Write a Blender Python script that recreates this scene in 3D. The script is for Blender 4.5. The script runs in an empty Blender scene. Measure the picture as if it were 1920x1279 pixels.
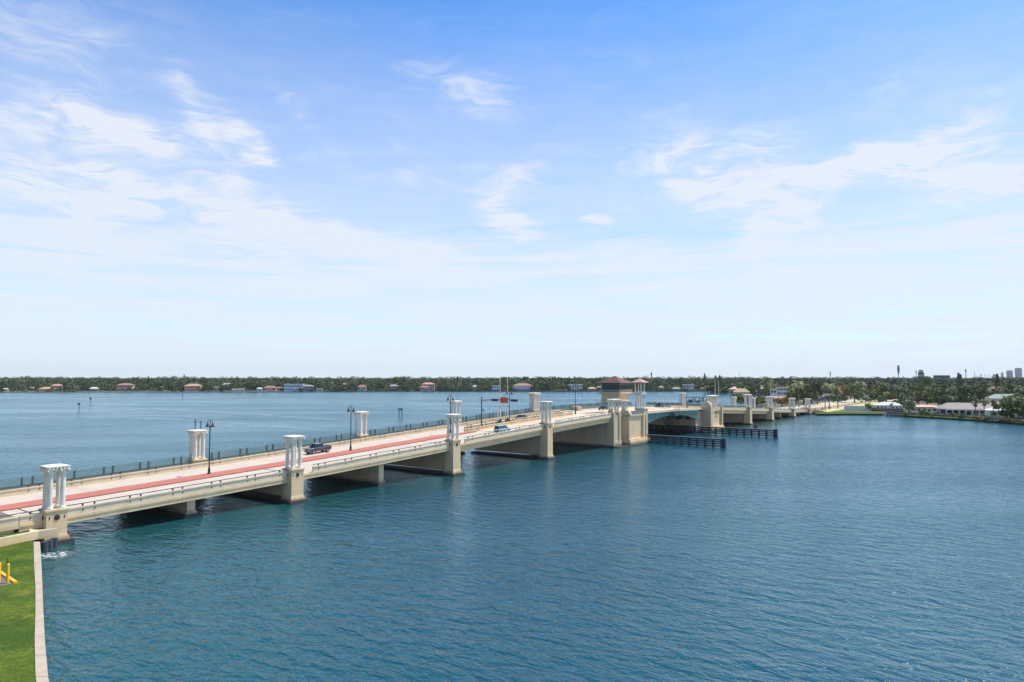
import bpy, math, random
import numpy as np
from mathutils import Vector, Matrix
R = math.radians
scene = bpy.context.scene
COL = scene.collection

# ---------------------------------------------------------------- camera, sky, sun, exposure
EYE = 22.0
FPX = 1280.0                       # focal length in pixels of the 1920 px wide photograph
HORIZON = 707.0
PITCH = math.atan((HORIZON - 639.5) / FPX)
cam_data = bpy.data.cameras.new('camera'); cam = bpy.data.objects.new('camera', cam_data); COL.objects.link(cam)
cam_data.sensor_width = 36; cam_data.lens = 36 * FPX / 1920
cam_data.clip_start = 0.5; cam_data.clip_end = 40000
cam.location = (0, 0, EYE); cam.rotation_euler = (R(90) + PITCH, 0, 0)
scene.camera = cam
scene.view_settings.view_transform = 'Standard'; scene.view_settings.look = 'None'
scene.view_settings.exposure = 0.20; scene.view_settings.gamma = 1
try: scene.cycles.use_denoising = True; scene.cycles.sample_clamp_direct = 2.0
except Exception: pass

SUN_AZ, SUN_EL = R(67), R(63)       # azimuth clockwise from +Y
sd = Vector((math.sin(SUN_AZ) * math.cos(SUN_EL), math.cos(SUN_AZ) * math.cos(SUN_EL), math.sin(SUN_EL)))
sl = bpy.data.lights.new('sun', 'SUN'); sl.energy = 5.0; sl.angle = R(0.53); sl.color = (1.0, 0.93, 0.82)
sun = bpy.data.objects.new('sun', sl); COL.objects.link(sun)
sun.rotation_euler = (-sd).to_track_quat('-Z', 'Y').to_euler(); sun.location = (0, 0, 200)

class NT:
    """small helper for node trees"""
    def __init__(self, tree): self.t = tree; self.t.nodes.clear()
    def n(self, kind, **kw):
        nd = self.t.nodes.new(kind)
        for k, v in kw.items(): setattr(nd, k, v)
        return nd
    def put(self, sock, v):
        if isinstance(v, bpy.types.NodeSocket): self.t.links.new(v, sock)
        else: sock.default_value = v
    def m(self, op, a, b=0.0, c=None, clamp=False):
        nd = self.n('ShaderNodeMath', operation=op, use_clamp=clamp)
        self.put(nd.inputs[0], a); self.put(nd.inputs[1], b)
        if c is not None: self.put(nd.inputs[2], c)
        return nd.outputs[0]
    def ramp(self, v, lo, hi, a=0.0, b=1.0, smooth=True):
        nd = self.n('ShaderNodeMapRange', interpolation_type='SMOOTHSTEP' if smooth else 'LINEAR')
        for i, x in enumerate((v, lo, hi, a, b)): self.put(nd.inputs[i], x)
        return nd.outputs[0]
    def mix(self, f, a, b, blend='MIX'):
        nd = self.n('ShaderNodeMix', data_type='RGBA', blend_type=blend)
        self.put(nd.inputs[0], f)
        for s, v in ((nd.inputs[6], a), (nd.inputs[7], b)):
            self.put(s, v if isinstance(v, bpy.types.NodeSocket) else (*v[:3], 1))
        return nd.outputs[2]
    def vec(self, x, y, z=0.0):
        nd = self.n('ShaderNodeCombineXYZ')
        for i, v in enumerate((x, y, z)): self.put(nd.inputs[i], v)
        return nd.outputs[0]
    def noise(self, v, scale, detail=4, rough=0.55, dist=0.0):
        nd = self.n('ShaderNodeTexNoise')
        self.put(nd.inputs['Vector'], v); nd.inputs['Scale'].default_value = scale
        nd.inputs['Detail'].default_value = detail; nd.inputs['Roughness'].default_value = rough
        nd.inputs['Distortion'].default_value = dist
        return nd.outputs[0]
    def mapping(self, v, loc=(0, 0, 0), rot=(0, 0, 0), scale=(1, 1, 1), kind='POINT'):
        nd = self.n('ShaderNodeMapping', vector_type=kind)
        self.put(nd.inputs[0], v); nd.inputs[1].default_value = loc; nd.inputs[2].default_value = rot; nd.inputs[3].default_value = scale
        return nd.outputs[0]

world = bpy.data.worlds.new('World'); scene.world = world; world.use_nodes = True
W = NT(world.node_tree)
sky = W.n('ShaderNodeTexSky', sky_type='NISHITA'); sky.sun_disc = False
sky.sun_elevation = SUN_EL; sky.sun_rotation = SUN_AZ; sky.air_density = 1.0; sky.dust_density = 0.3; sky.ozone_density = 1.5; sky.altitude = 0
hs = W.n('ShaderNodeHueSaturation'); hs.inputs['Saturation'].default_value = 1.22; hs.inputs['Value'].default_value = 1.55
W.put(hs.inputs['Color'], sky.outputs[0])
blue = W.mix(1.0, hs.outputs[0], (0.66, 0.97, 1.20), 'MULTIPLY')
tc = W.n('ShaderNodeTexCoord'); sx = W.n('ShaderNodeSeparateXYZ'); W.put(sx.inputs[0], tc.outputs['Generated'])
az = W.m('ARCTAN2', sx.outputs[0], sx.outputs[1]); el = W.m('ARCSINE', sx.outputs[2])
ae = W.vec(az, el)
warp = W.noise(W.mapping(ae, scale=(5, 9, 1)), 1.0, 3)
warp2 = W.noise(W.mapping(ae, loc=(3, 7, 0), scale=(5, 9, 1)), 1.0, 3)
aw = W.vec(W.m('ADD', az, W.m('MULTIPLY', W.m('SUBTRACT', warp, .5), .12)), W.m('ADD', el, W.m('MULTIPLY', W.m('SUBTRACT', warp2, .5), .075)))
def px_dir(px, py):
    x = (px - 960) / FPX; y = -(py - 639.5) / FPX
    r = Vector((x, math.cos(PITCH) - y * math.sin(PITCH), math.sin(PITCH) + y * math.cos(PITCH))).normalized()
    return math.atan2(r.x, r.y), math.asin(r.z)
# cirrus patches of this sky: direction (given as where the photo shows them), half sizes, tilt, strength
CLOUDS = [(225, 238, 90, 14, 12, .75), (478, 278, 46, 20, 24, .75), (350, 195, 24, 50, -30, .32), (420, 245, 110, 34, 36, .38), (140, 235, 200, 40, 4, .5),
          (215, 322, 90, 14, 10, .75), (180, 368, 330, 34, 7, .72), (470, 362, 85, 14, 14, .6), (590, 425, 200, 30, 12, .62), (60, 70, 120, 40, 25, .28), (170, 50, 70, 30, 25, .25),
          (850, 160, 90, 30, 12, .42), (930, 190, 60, 30, 0, .28), (945, 350, 80, 20, -14, .5), (955, 420, 75, 24, 28, .66), (1110, 413, 30, 8, 0, .6), (770, 342, 26, 10, 22, .4), (590, 235, 90, 16, 45, .2),
          (1370, 285, 150, 42, 14, .55), (1335, 345, 90, 32, 28, .75), (1480, 345, 150, 20, -12, .6), (1475, 410, 80, 30, -30, .95), (1600, 312, 160, 26, -8, .7), (1720, 300, 150, 22, 10, .75), (1860, 345, 130, 26, 8, .68), (1800, 225, 130, 60, 20, .26), (1210, 300, 60, 16, -10, .35)]
acc = None
for (cx, cy, rx, ry, rot, st) in CLOUDS:
    a0, e0 = px_dir(cx, cy)
    g = W.n('ShaderNodeTexGradient', gradient_type='SPHERICAL')
    W.put(g.inputs[0], W.mapping(aw, loc=(a0, e0, 0), rot=(0, 0, -R(rot)), scale=(rx * 1.4 / FPX, ry * 1.65 / FPX, 1), kind='TEXTURE'))
    v = W.m('MULTIPLY', W.m('POWER', g.outputs[1], 1.0), st * .86)
    acc = v if acc is None else W.m('ADD', acc, v)
wisp = W.noise(W.mapping(aw, rot=(0, 0, R(8)), scale=(6, 26, 1)), 1.6, 8, .66, .9)
wispf = W.ramp(wisp, .34, .66, .14, 1.3)
feat = W.m('MULTIPLY', acc, wispf)
# thin high veil: everywhere low down, thinning upwards, with long horizontal banks
bank = W.noise(W.mapping(ae, scale=(2.2, 34, 1)), 1.7, 6, .55, .5)
bign = W.noise(W.mapping(ae, scale=(2.0, 5, 1), loc=(4, 1, 0)), 1.5, 5, .6, .6)
el_j = W.m('ADD', el, W.m('MULTIPLY', W.m('SUBTRACT', bign, .5), .10))
veil = W.m('ADD', W.ramp(el_j, .165, .225, .27, 0, True), W.ramp(el_j, .18, .52, .70, 0.03, False))
veil = W.m('ADD', veil, W.m('MULTIPLY', W.m('SUBTRACT', bank, .5), W.ramp(el, .12, .36, .5, .12)))
veil = W.m('ADD', veil, W.m('MULTIPLY', W.ramp(wisp, .45, .75, 0, .16), W.ramp(el, .2, .5, 1.0, .4)))
c = W.m('ADD', veil, feat)
low = W.m('MULTIPLY', W.ramp(bank, .44, .62), W.m('MULTIPLY', W.ramp(el, .0, .06, .3, 1), W.ramp(el, .17, .26, 1, 0)))
c = W.m('SUBTRACT', c, W.m('MULTIPLY', low, .27))
c = W.m('MINIMUM', W.m('MAXIMUM', c, 0.0), 0.955)
cloudcol = W.mix(W.ramp(el, .02, .42), (6.85, 7.65, 8.45), (7.3, 7.6, 8.4))
col = W.mix(c, blue, cloudcol)
below = W.ramp(el, -.02, 0.0)
col = W.mix(below, (1.2, 1.9, 2.2), col)
bg = W.n('ShaderNodeBackground'); W.put(bg.inputs[0], col); bg.inputs[1].default_value = 0.10
wo = W.n('ShaderNodeOutputWorld'); W.t.links.new(bg.outputs[0], wo.inputs[0])

# ---------------------------------------------------------------- helpers
def ray(px, py):
    x = (px - 960) / FPX; y = -(py - 639.5) / FPX
    return Vector((x, math.cos(PITCH) - y * math.sin(PITCH), math.sin(PITCH) + y * math.cos(PITCH)))
def at(px, py, z=0.0):
    """the ground point that the photograph shows at a pixel, for a surface at height z"""
    r = ray(px, py); k = (z - EYE) / r.z
    return Vector((r.x * k, r.y * k, z))
def dist(px, Y, z=0.0):
    return Vector(((px - 960) / FPX * Y, Y, z))

def principled(name, color, rough=.7, metal=0.0, spec=.5):
    m = bpy.data.materials.new(name); m.use_nodes = True
    T = NT(m.node_tree); b = T.n('ShaderNodeBsdfPrincipled'); o = T.n('ShaderNodeOutputMaterial'); T.t.links.new(b.outputs[0], o.inputs[0])
    b.inputs['Base Color'].default_value = (*color, 1); b.inputs['Roughness'].default_value = rough; b.inputs['Metallic'].default_value = metal
    b.inputs['Specular IOR Level'].default_value = spec
    return m, T, b
def pos(T): return T.n('ShaderNodeNewGeometry').outputs['Position']
def speckle(name, color, color2, scale=.6, rough=.8, detail=6, lo=.35, hi=.68, streak=0.0, bump=0.0, bscale=8, metal=0.0, objvar=0.0, spec=.5, tide=False, joints=0.0, tracks=False):
    """a surface whose base colour wanders between two tones, with optional vertical rain streaks and bump"""
    m, T, b = principled(name, color, rough, metal, spec)
    p = pos(T)
    f = T.ramp(T.noise(p, scale, detail, .62), lo, hi)
    c = T.mix(f, color, color2)
    if streak:
        s = T.noise(T.mapping(p, scale=(1.6, 1.6, .14)), 1.0, 5, .6)
        c = T.mix(T.ramp(s, .48, .78, 0, streak), c, tuple(x * .55 for x in color))
    if joints:                       # narrow cast joints every few metres along the bridge
        dt = T.n('ShaderNodeVectorMath', operation='DOT_PRODUCT'); T.put(dt.inputs[0], p); dt.inputs[1].default_value = (.60290806, .79781067, 0)
        q = T.m('FRACT', T.m('DIVIDE', T.m('ADD', dt.outputs['Value'], 1000), joints)); c = T.mix(T.m('MULTIPLY', T.m('LESS_THAN', q, .07 / joints), .55), c, (.08, .07, .06))
    if tracks:                       # tyre wear along the lanes
        dt = T.n('ShaderNodeVectorMath', operation='DOT_PRODUCT'); T.put(dt.inputs[0], p); dt.inputs[1].default_value = (-.79781067, .60290806, 0)
        tt = T.m('SUBTRACT', dt.outputs['Value'], 46.98 + 55.79 - .0)
        wv = T.m('SINE', T.m('MULTIPLY', tt, 2 * math.pi / 1.85)); wn = T.noise(T.mapping(p, rot=(0, 0, -.9235), scale=(1, 1, 1)), .12, 4, .6)
        c = T.mix(T.m('MULTIPLY', T.ramp(wv, .1, 1.0), T.ramp(wn, .3, .7, .08, .26)), c, (.22, .19, .17))
        sp = T.noise(p, .9, 5, .7); c = T.mix(T.ramp(sp, .66, .78, 0, .35), c, (.18, .16, .15))
    if tide:                         # weed and damp at the waterline, patchy stains above
        sz = T.n('ShaderNodeSeparateXYZ'); T.put(sz.inputs[0], p); zz = T.m('ADD', sz.outputs[2], T.m('MULTIPLY', T.noise(p, 1.3, 4, .6), -1.1))
        c = T.mix(T.ramp(zz, -.15, .75, .85, 0), c, (.07, .065, .04)); c = T.mix(T.ramp(T.noise(T.mapping(p, scale=(.5, .5, .09)), 1.0, 5, .7), .55, .75, 0, .35), c, (.30, .19, .09))
    fine = T.noise(p, scale * 14, 3, .6)
    c = T.mix(T.ramp(fine, .3, .7, 0, .22), c, tuple(x * .8 for x in color))
    if objvar:
        oi = T.n('ShaderNodeObjectInfo')
        h = T.n('ShaderNodeHueSaturation'); T.put(h.inputs['Hue'], T.ramp(oi.outputs['Random'], 0, 1, .5 - objvar * .10, .5 + objvar * .06, False))
        T.put(h.inputs['Value'], T.ramp(T.m('FRACT', T.m('MULTIPLY', oi.outputs['Random'], 7.13)), 0, 1, 1 - objvar * .6, 1 + objvar * .8, False))
        T.put(h.inputs['Color'], c); c = h.outputs[0]
    T.put(b.inputs['Base Color'], c)
    if bump:
        bp = T.n('ShaderNodeBump'); bp.inputs['Strength'].default_value = bump; bp.inputs['Distance'].default_value = .05
        T.put(bp.inputs['Height'], T.noise(p, bscale, 4)); T.put(b.inputs['Normal'], bp.outputs[0])
    return m

M = {}
M['cream'] = speckle('cream_concrete', (.70, .53, .315), (.62, .455, .26), .35, .85, streak=.35, bump=.15, tide=True)
M['fascia'] = speckle('cream_fascia', (.70, .53, .315), (.62, .455, .26), .35, .85, streak=.45, bump=.15, joints=6.2)
M['creamtop'] = speckle('pale_cast_stone', (.72, .59, .40), (.63, .51, .34), .5, .8, streak=.1)
M['pier'] = speckle('grey_beige_concrete', (.57, .46, .30), (.49, .385, .245), .3, .85, streak=.45, bump=.15, tide=True)
M['road'] = speckle('pale_concrete_paving', (.57, .49, .385), (.49, .42, .33), .25, .8, detail=8, joints=6.2, tracks=True)
M['brick'] = speckle('red_brick_paving', (.47, .15, .10), (.40, .13, .09), .8, .8)
M['kerb'] = speckle('kerb_stone', (.30, .13, .10), (.25, .12, .09), .8, .8)
M['asphalt'] = speckle('worn_asphalt', (.13, .115, .11), (.17, .15, .14), .6, .9)
M['white'] = speckle('white_painted_stone', (.74, .69, .58), (.63, .585, .485), .9, .65, streak=.35)
M['dark'] = principled('dark_metal', (.018, .022, .03), .45)[0]
M['railbrown'] = principled('dark_bronze_rail', (.055, .045, .045), .5)[0]
M['green_rail'] = principled('green_railing_paint', (.13, .20, .18), .5)[0]
M['post_green'] = principled('dark_green_post', (.06, .09, .085), .5)[0]
M['teal'] = speckle('teal_steel', (.045, .16, .14), (.05, .18, .155), .5, .5, streak=.2)
M['timber'] = speckle('dark_creosote_timber', (.028, .034, .052), (.045, .05, .065), 1.2, .75)
M['timbertop'] = speckle('weathered_timber', (.10, .10, .10), (.15, .14, .13), 2.0, .8)
M['stain'] = speckle('waterline_stain', (.035, .03, .035), (.06, .045, .04), 1.0, .7)
M['tile'] = speckle('terracotta_tile', (.46, .28, .23), (.39, .24, .19), .8, .8)
M['bronze'] = principled('bronze_emblem', (.05, .035, .03), .45, .3)[0]
M['greenwall'] = speckle('green_window_frame', (.045, .075, .07), (.06, .09, .085), 1.0, .5)
M['glass'] = principled('window_glass', (.012, .02, .03), .08)[0]
M['tyre'] = principled('tyre_rubber', (.015, .015, .016), .8)[0]
M['rim'] = principled('alloy_rim', (.45, .46, .48), .3, .8)[0]
M['red'] = principled('red_paint', (.50, .04, .03), .5)[0]
M['signred'] = principled('sign_red', (.52, .09, .04), .5)[0]
M['lampglass'] = principled('frosted_glass', (.75, .75, .7), .3)[0]
M['yellow'] = speckle('yellow_paint', (.85, .50, .02), (.75, .42, .03), 2, .5)
M['rust'] = speckle('brown_painted_steel', (.14, .065, .06), (.10, .055, .055), 1, .6)

class MB:
    """collects solids into one mesh"""
    def __init__(self): self.v = []; self.f = []; self.T = Matrix.Identity(4)
    def add(self, vs, fs):
        o = len(self.v); self.v += [tuple(self.T @ Vector(p)) for p in vs]; self.f += [tuple(i + o for i in f) for f in fs]; return self
    def box(self, x0, x1, y0, y1, z0, z1):
        vs = [(x, y, z) for z in (z0, z1) for (x, y) in ((x0, y0), (x1, y0), (x1, y1), (x0, y1))]
        return self.add(vs, [(3, 2, 1, 0), (4, 5, 6, 7), (0, 1, 5, 4), (1, 2, 6, 5), (2, 3, 7, 6), (3, 0, 4, 7)])
    def cbox(self, cx, cy, cz, sx, sy, sz): return self.box(cx - sx / 2, cx + sx / 2, cy - sy / 2, cy + sy / 2, cz - sz / 2, cz + sz / 2)
    def frus(self, x0, x1, y0, y1, z0, z1, e):
        """box whose top is inset by e (negative: flares)"""
        vs = [(x0, y0, z0), (x1, y0, z0), (x1, y1, z0), (x0, y1, z0), (x0 + e, y0 + e, z1), (x1 - e, y0 + e, z1), (x1 - e, y1 - e, z1), (x0 + e, y1 - e, z1)]
        return self.add(vs, [(3, 2, 1, 0), (4, 5, 6, 7), (0, 1, 5, 4), (1, 2, 6, 5), (2, 3, 7, 6), (3, 0, 4, 7)])
    def prism(self, poly, z0, z1):
        n = len(poly); a = sum(poly[i][0] * poly[(i + 1) % n][1] - poly[(i + 1) % n][0] * poly[i][1] for i in range(n))
        if a < 0: poly = poly[::-1]
        vs = [(p[0], p[1], z0) for p in poly] + [(p[0], p[1], z1) for p in poly]
        return self.add(vs, [tuple(range(n))[::-1], tuple(range(n, 2 * n))] + [(i, (i + 1) % n, n + (i + 1) % n, n + i) for i in range(n)])
    def side(self, poly, y0, y1):
        """polygon in the xz plane given thickness in y"""
        n = len(poly); a = sum(poly[i][0] * poly[(i + 1) % n][1] - poly[(i + 1) % n][0] * poly[i][1] for i in range(n))
        if a < 0: poly = poly[::-1]
        vs = [(p[0], y0, p[1]) for p in poly] + [(p[0], y1, p[1]) for p in poly]
        return self.add(vs, [tuple(range(n)), tuple(range(n, 2 * n))[::-1]] + [(i, n + i, n + (i + 1) % n, (i + 1) % n) for i in range(n)])
    def tube(self, pts, r, n=8, cap=True):
        pts = [Vector(p) for p in pts]; k = len(pts); rs = r if isinstance(r, (list, tuple)) else [r] * k
        vs = []; prev = None
        for i, p in enumerate(pts):
            d = (pts[min(i + 1, k - 1)] - pts[max(i - 1, 0)]).normalized()
            ref = Vector((0, 0, 1)) if abs(d.z) < .9 else Vector((1, 0, 0))
            if prev is not None: ref = prev
            a = (ref - d * ref.dot(d)).normalized(); b = d.cross(a); prev = a
            for j in range(n):
                t = 2 * math.pi * j / n; vs.append(tuple(p + (a * math.cos(t) + b * math.sin(t)) * rs[i]))
        fs = [(i * n + j, i * n + (j + 1) % n, (i + 1) * n + (j + 1) % n, (i + 1) * n + j) for i in range(k - 1) for j in range(n)]
        if cap: fs += [tuple(range(n))[::-1], tuple((k - 1) * n + j for j in range(n))]
        return self.add(vs, fs)
    def lathe(self, prof, cx=0, cy=0, n=16, cz=0):
        vs = [(cx + r * math.cos(2 * math.pi * j / n), cy + r * math.sin(2 * math.pi * j / n), cz + z) for (r, z) in prof for j in range(n)]
        k = len(prof)
        fs = [(i * n + j, i * n + (j + 1) % n, (i + 1) * n + (j + 1) % n, (i + 1) * n + j) for i in range(k - 1) for j in range(n)]
        fs += [tuple(range(n))[::-1], tuple((k - 1) * n + j for j in range(n))]
        return self.add(vs, fs)
    def sweep(self, sec, rows, close=True):
        """sec(row) -> list of points; consecutive rows are skinned"""
        vs = []; n = None
        for r in rows:
            s = sec(r); n = len(s); vs += s
        k = len(rows)
        fs = [(i * n + j, (i + 1) * n + j, (i + 1) * n + (j + 1) % n, i * n + (j + 1) % n) for i in range(k - 1) for j in range(n if close else n - 1)]
        if close: fs += [tuple(range(n)), tuple((k - 1) * n + j for j in range(n))[::-1]]
        return self.add(vs, fs)
    def build(self, name, mat, parent=None, smooth=False, bevel=0):
        me = bpy.data.meshes.new(name); me.from_pydata(self.v, [], self.f); me.update()
        me.materials.append(M[mat] if isinstance(mat, str) else mat)
        if smooth: me.shade_smooth()
        o = bpy.data.objects.new(name, me); COL.objects.link(o)
        if parent is not None: o.parent = parent
        if bevel:
            md = o.modifiers.new('bevel', 'BEVEL'); md.width = bevel; md.segments = 2; md.limit_method = 'ANGLE'
        return o

def tag(o, label=None, cat=None, group=None, kind=None):
    if label: o['label'] = label
    if cat: o['category'] = cat
    if group: o['group'] = group
    if kind: o['kind'] = kind
    return o
def empty(name, loc, rz=0.0, label=None, cat=None, group=None):
    o = bpy.data.objects.new(name, None); COL.objects.link(o); o.location = loc; o.rotation_euler = (0, 0, rz); o.empty_display_size = .5
    return tag(o, label, cat, group)
KIDS = {}
def copy_tree(src, loc=None, rz=None, label=None, group=None, scale=None, parent=None):
    c = src.copy(); COL.objects.link(c)
    if parent is not None: c.parent = parent
    for ch in list(src.children): copy_tree(ch, parent=c)
    if loc is not None: c.location = loc
    if rz is not None: c.rotation_euler = (0, 0, rz)
    if scale is not None: c.scale = scale
    if label: c['label'] = label
    if group: c['group'] = group
    return c

# ---------------------------------------------------------------- water
def water_material():
    m = bpy.data.materials.new('bay_water'); m.use_nodes = True
    T = NT(m.node_tree); o = T.n('ShaderNodeOutputMaterial')
    p = pos(T)
    big = T.noise(T.mapping(p, scale=(1, .6, 1), rot=(0, 0, R(20))), .012, 3, .5)
    c = T.mix(T.ramp(big, .35, .65), (.007, .060, .080), (.011, .080, .088))
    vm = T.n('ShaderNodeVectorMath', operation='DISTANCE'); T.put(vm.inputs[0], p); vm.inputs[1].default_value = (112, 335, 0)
    c = T.mix(T.ramp(vm.outputs['Value'], 15, 75, .75, 0), c, (.045, .075, .035))          # greener shoal beyond the span, with green tree reflection put into the colour
    def aniso(rot, k): return T.mapping(T.mapping(p, rot=(0, 0, R(rot))), scale=(k, 1, 1))
    w1 = T.noise(aniso(32, .50), .62, 2, .5, .5)
    w2 = T.noise(aniso(48, .55), 1.45, 3, .55, .7)
    w3 = T.noise(aniso(8, .6), 2.6, 3, .6, .6)
    w4 = T.noise(p, 5.0, 2, .6, .5)
    gust = T.ramp(T.noise(T.mapping(p, scale=(.5, 1, 1), rot=(0, 0, R(30))), .018, 4, .6), .3, .7, .7, 1.2)
    h = T.m('ADD', T.m('MULTIPLY', w1, .80), T.m('ADD', T.m('MULTIPLY', w2, .36), T.m('ADD', T.m('MULTIPLY', w3, .11), T.m('MULTIPLY', w4, .03))))
    h = T.m('MULTIPLY', h, gust)
    bp = T.n('ShaderNodeBump'); bp.inputs['Strength'].default_value = 1.0; bp.inputs['Distance'].default_value = WAVE
    T.put(bp.inputs['Height'], h)
    df = T.n('ShaderNodeBsdfDiffuse'); T.put(df.inputs['Color'], c); T.put(df.inputs['Normal'], bp.outputs[0])
    gl = T.n('ShaderNodeBsdfGlossy', distribution='BECKMANN'); gl.inputs['Roughness'].default_value = .20; gl.inputs['Color'].default_value = (.74, .90, 1, 1); T.put(gl.inputs['Normal'], bp.outputs[0])
    fr = T.n('ShaderNodeFresnel'); fr.inputs[0].default_value = 1.62; T.put(fr.inputs['Normal'], bp.outputs[0])
    mx = T.n('ShaderNodeMixShader'); lane = T.ramp(T.noise(T.mapping(p, scale=(.22, 1, 1), rot=(0, 0, 0)), .022, 5, .6, .4), .34, .66, 1.12, 1.50)
    dtn = T.n('ShaderNodeVectorMath', operation='DOT_PRODUCT'); T.put(dtn.inputs[0], p); dtn.inputs[1].default_value = (-.79781067, .60290806, 0)
    lane = T.m('MULTIPLY', lane, T.ramp(dtn.outputs['Value'], 125, 190, 1.0, .80))          # the open bay beyond the bridge is windier and darker
    T.put(mx.inputs[0], T.m('MULTIPLY', T.m('POWER', fr.outputs[0], 1.22), lane, clamp=True))
    T.t.links.new(df.outputs[0], mx.inputs[1]); T.t.links.new(gl.outputs[0], mx.inputs[2]); T.t.links.new(mx.outputs[0], o.inputs[0])
    return m
WAVE = 0.67
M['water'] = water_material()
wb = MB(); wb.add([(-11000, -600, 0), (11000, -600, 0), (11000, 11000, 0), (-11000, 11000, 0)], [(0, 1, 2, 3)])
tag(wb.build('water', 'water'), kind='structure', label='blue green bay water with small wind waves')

# ---------------------------------------------------------------- the bridge: local x runs along it (s), local y towards its far side (t)
UX, UY = .60290806, .79781067
ORG = Vector((-58.962, 92.546, 0)); BRZ = math.atan2(UY, UX)
SN = [-60, -15, 0, 40, 80, 118, 150, 172, 200, 222, 250, 280, 320, 350, 390, 450, 560, 900]
ZN = [3.0, 3.8, 4.2, 5.7, 7.65, 9.5, 10.75, 11.0, 10.95, 10.5, 9.35, 7.95, 6.0, 4.5, 3.1, 2.5, 2.35, 2.3]
def bt(s):
    """height of the barrier top at station s; the roadway lies 1 m lower (smoothed)"""
    return float(np.mean([np.interp(s + k, SN, ZN) for k in range(-8, 9, 2)]))
def wp(s, t, z=0.0): return Vector((ORG.x + UX * s - UY * t, ORG.y + UY * s + UX * t, z))
def on_bridge(name, s, t, z, label=None, cat=None, group=None, turn=0.0): return empty(name, wp(s, t, z), BRZ + turn, label, cat, group)

bridge = empty('bascule_bridge', ORG, BRZ, 'long cream concrete drawbridge crossing the bay on piers, with a teal steel lifting span', 'bridge')
S_END = 392.0
LEAF0, LEAFM, LEAF1 = 173.5, 198.0, 222.5
def srange(a, b, step=3.0):
    n = max(1, int(round((b - a) / step))); return [a + (b - a) * i / n for i in range(n + 1)]
def band(s0, s1, t0, t1, d0, d1, mb=None, step=3.0):
    """a bar following the road profile between depths d0 < d1 measured from the barrier top"""
    mb = mb or MB()
    return mb.sweep(lambda s: [(s, t0, bt(s) + d0), (s, t1, bt(s) + d0), (s, t1, bt(s) + d1), (s, t0, bt(s) + d1)], srange(s0, s1, step))
# decks: shallow near the shore, girders set back and deeper towards the middle
TF = 29.0                                       # outer line of the far side
for (a, b, dep, inset) in ((-1, 79, 2.0, 0), (79, 158, 2.9, .55), (238, 318, 2.9, .55), (318, S_END, 1.9, 0)):
    mb = MB(); band(a, b, 1.75, TF - .45, -1.85, -1.02, mb)
    for t in ([1.75 + inset] + [5.5, 9.5, 13.5, 17.5, 21.5, 25] + [TF - .45 - inset - .5]):
        band(a, b, t, t + .5, -dep, -1.86, mb)
    mb.build('deck', 'cream', bridge)
for (a, b) in ((-60, LEAF0), (LEAF0, LEAF1), (LEAF1, 700)):
    mat = 'road' if a != LEAF0 else 'creamtop'
    for (t0, t1) in ((1.74, 13.0), (17.5, 25.6)): band(a, b, t0, t1, -1.30, -1.0, step=4).build('roadway', mat, bridge)
band(-60, 700, 26.0, TF - .2, -1.30, -.86).build('footway', 'road', bridge)
# old asphalt at the abutment and the dark joint strips
band(-60, -4.2, 1.9, 12.8, -.996, -.990).build('asphalt_approach', 'asphalt', bridge)
for s in (-2.2, 37.2, 79.2, 116.8, 318): mb = band(s, s + .25, 1.9, 12.9, -.995, -.985); mb.build('expansion_joint', 'dark', bridge)
# red brick median with a kerb
mb = MB()
def medw(s): return (13.0, 17.5) if s < 88 else (13.0 + (s - 88) * .02, 17.5 - (s - 88) * .28)
mb.sweep(lambda s: [(s, medw(s)[0] + .15, bt(s) - 1.0), (s, medw(s)[1] - .15, bt(s) - 1.0), (s, medw(s)[1] - .15, bt(s) - .83), (s, medw(s)[0] + .15, bt(s) - .83)], srange(-60, 100, 4))
md = mb.build('median', 'brick', bridge)
mb = MB()
for k in (0, 1):
    e = (lambda s, k=k: medw(s)[k] + (0 if k == 0 else -.15))
    mb.sweep(lambda s: [(s, e(s), bt(s) - 1.0), (s, e(s) + .15, bt(s) - 1.0), (s, e(s) + .15, bt(s) - .85), (s, e(s), bt(s) - .85)], srange(-60, 100, 4))
mb.build('kerb', 'kerb', md)
# middle barriers from the warning gates to the leaf and again beyond it
def barrier(s0, s1, t0, face=1, out=False):
    """concrete barrier with coping and its rail; t0 is the middle line"""
    mb = MB(); band(s0, s1, t0 - .17, t0 + .17, -1.02, -.14, mb); band(s0, s1, t0 - .27, t0 + .27, -.14, 0, mb)
    b = mb.build('barrier', 'creamtop', bridge)
    rl = MB(); k = s0 + 1.2
    while k < s1 - 2:
        for q in (k, k + 1.5): rl.add([(q + dx, t0 + dy, bt(q) + dz) for dz in (0, .30) for (dx, dy) in ((-.09, -.09), (.09, -.09), (.09, .09), (-.09, .09))],
                                      [(3, 2, 1, 0), (4, 5, 6, 7), (0, 1, 5, 4), (1, 2, 6, 5), (2, 3, 7, 6), (3, 0, 4, 7)])
        rl.cbox(k, t0 - face * .18, bt(k) - .48, .16, .10, .18); rl.cbox(k + 1.5, t0 - face * .18, bt(k + 1.5) - .48, .16, .10, .18)
        k += 6.2
    rl.sweep(lambda s: [(s, t0 - .05, bt(s) + .30), (s, t0 + .05, bt(s) + .30), (s, t0 + .05, bt(s) + .40), (s, t0 - .05, bt(s) + .40)], srange(s0, s1, 4))
    rl.build('handrail', 'railbrown', b)
    return b
for (a, b) in ((97, 150), (262, 330)):
    barrier(a, b, 14.9); barrier(a + 4, b, 18.4)
    # closing noses
for (a, b) in ((-60, -5.6), (-5.5, 36.6), (39.8, 78.6), (81.8, 116.2), (119.4, 151), (249, 283), (286, 317), (320, 357), (360, 391)):
    barrier(a, b, 1.62)
barrier(-60, LEAF0 - 14, 25.8); barrier(250, 391, 25.8)
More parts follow.
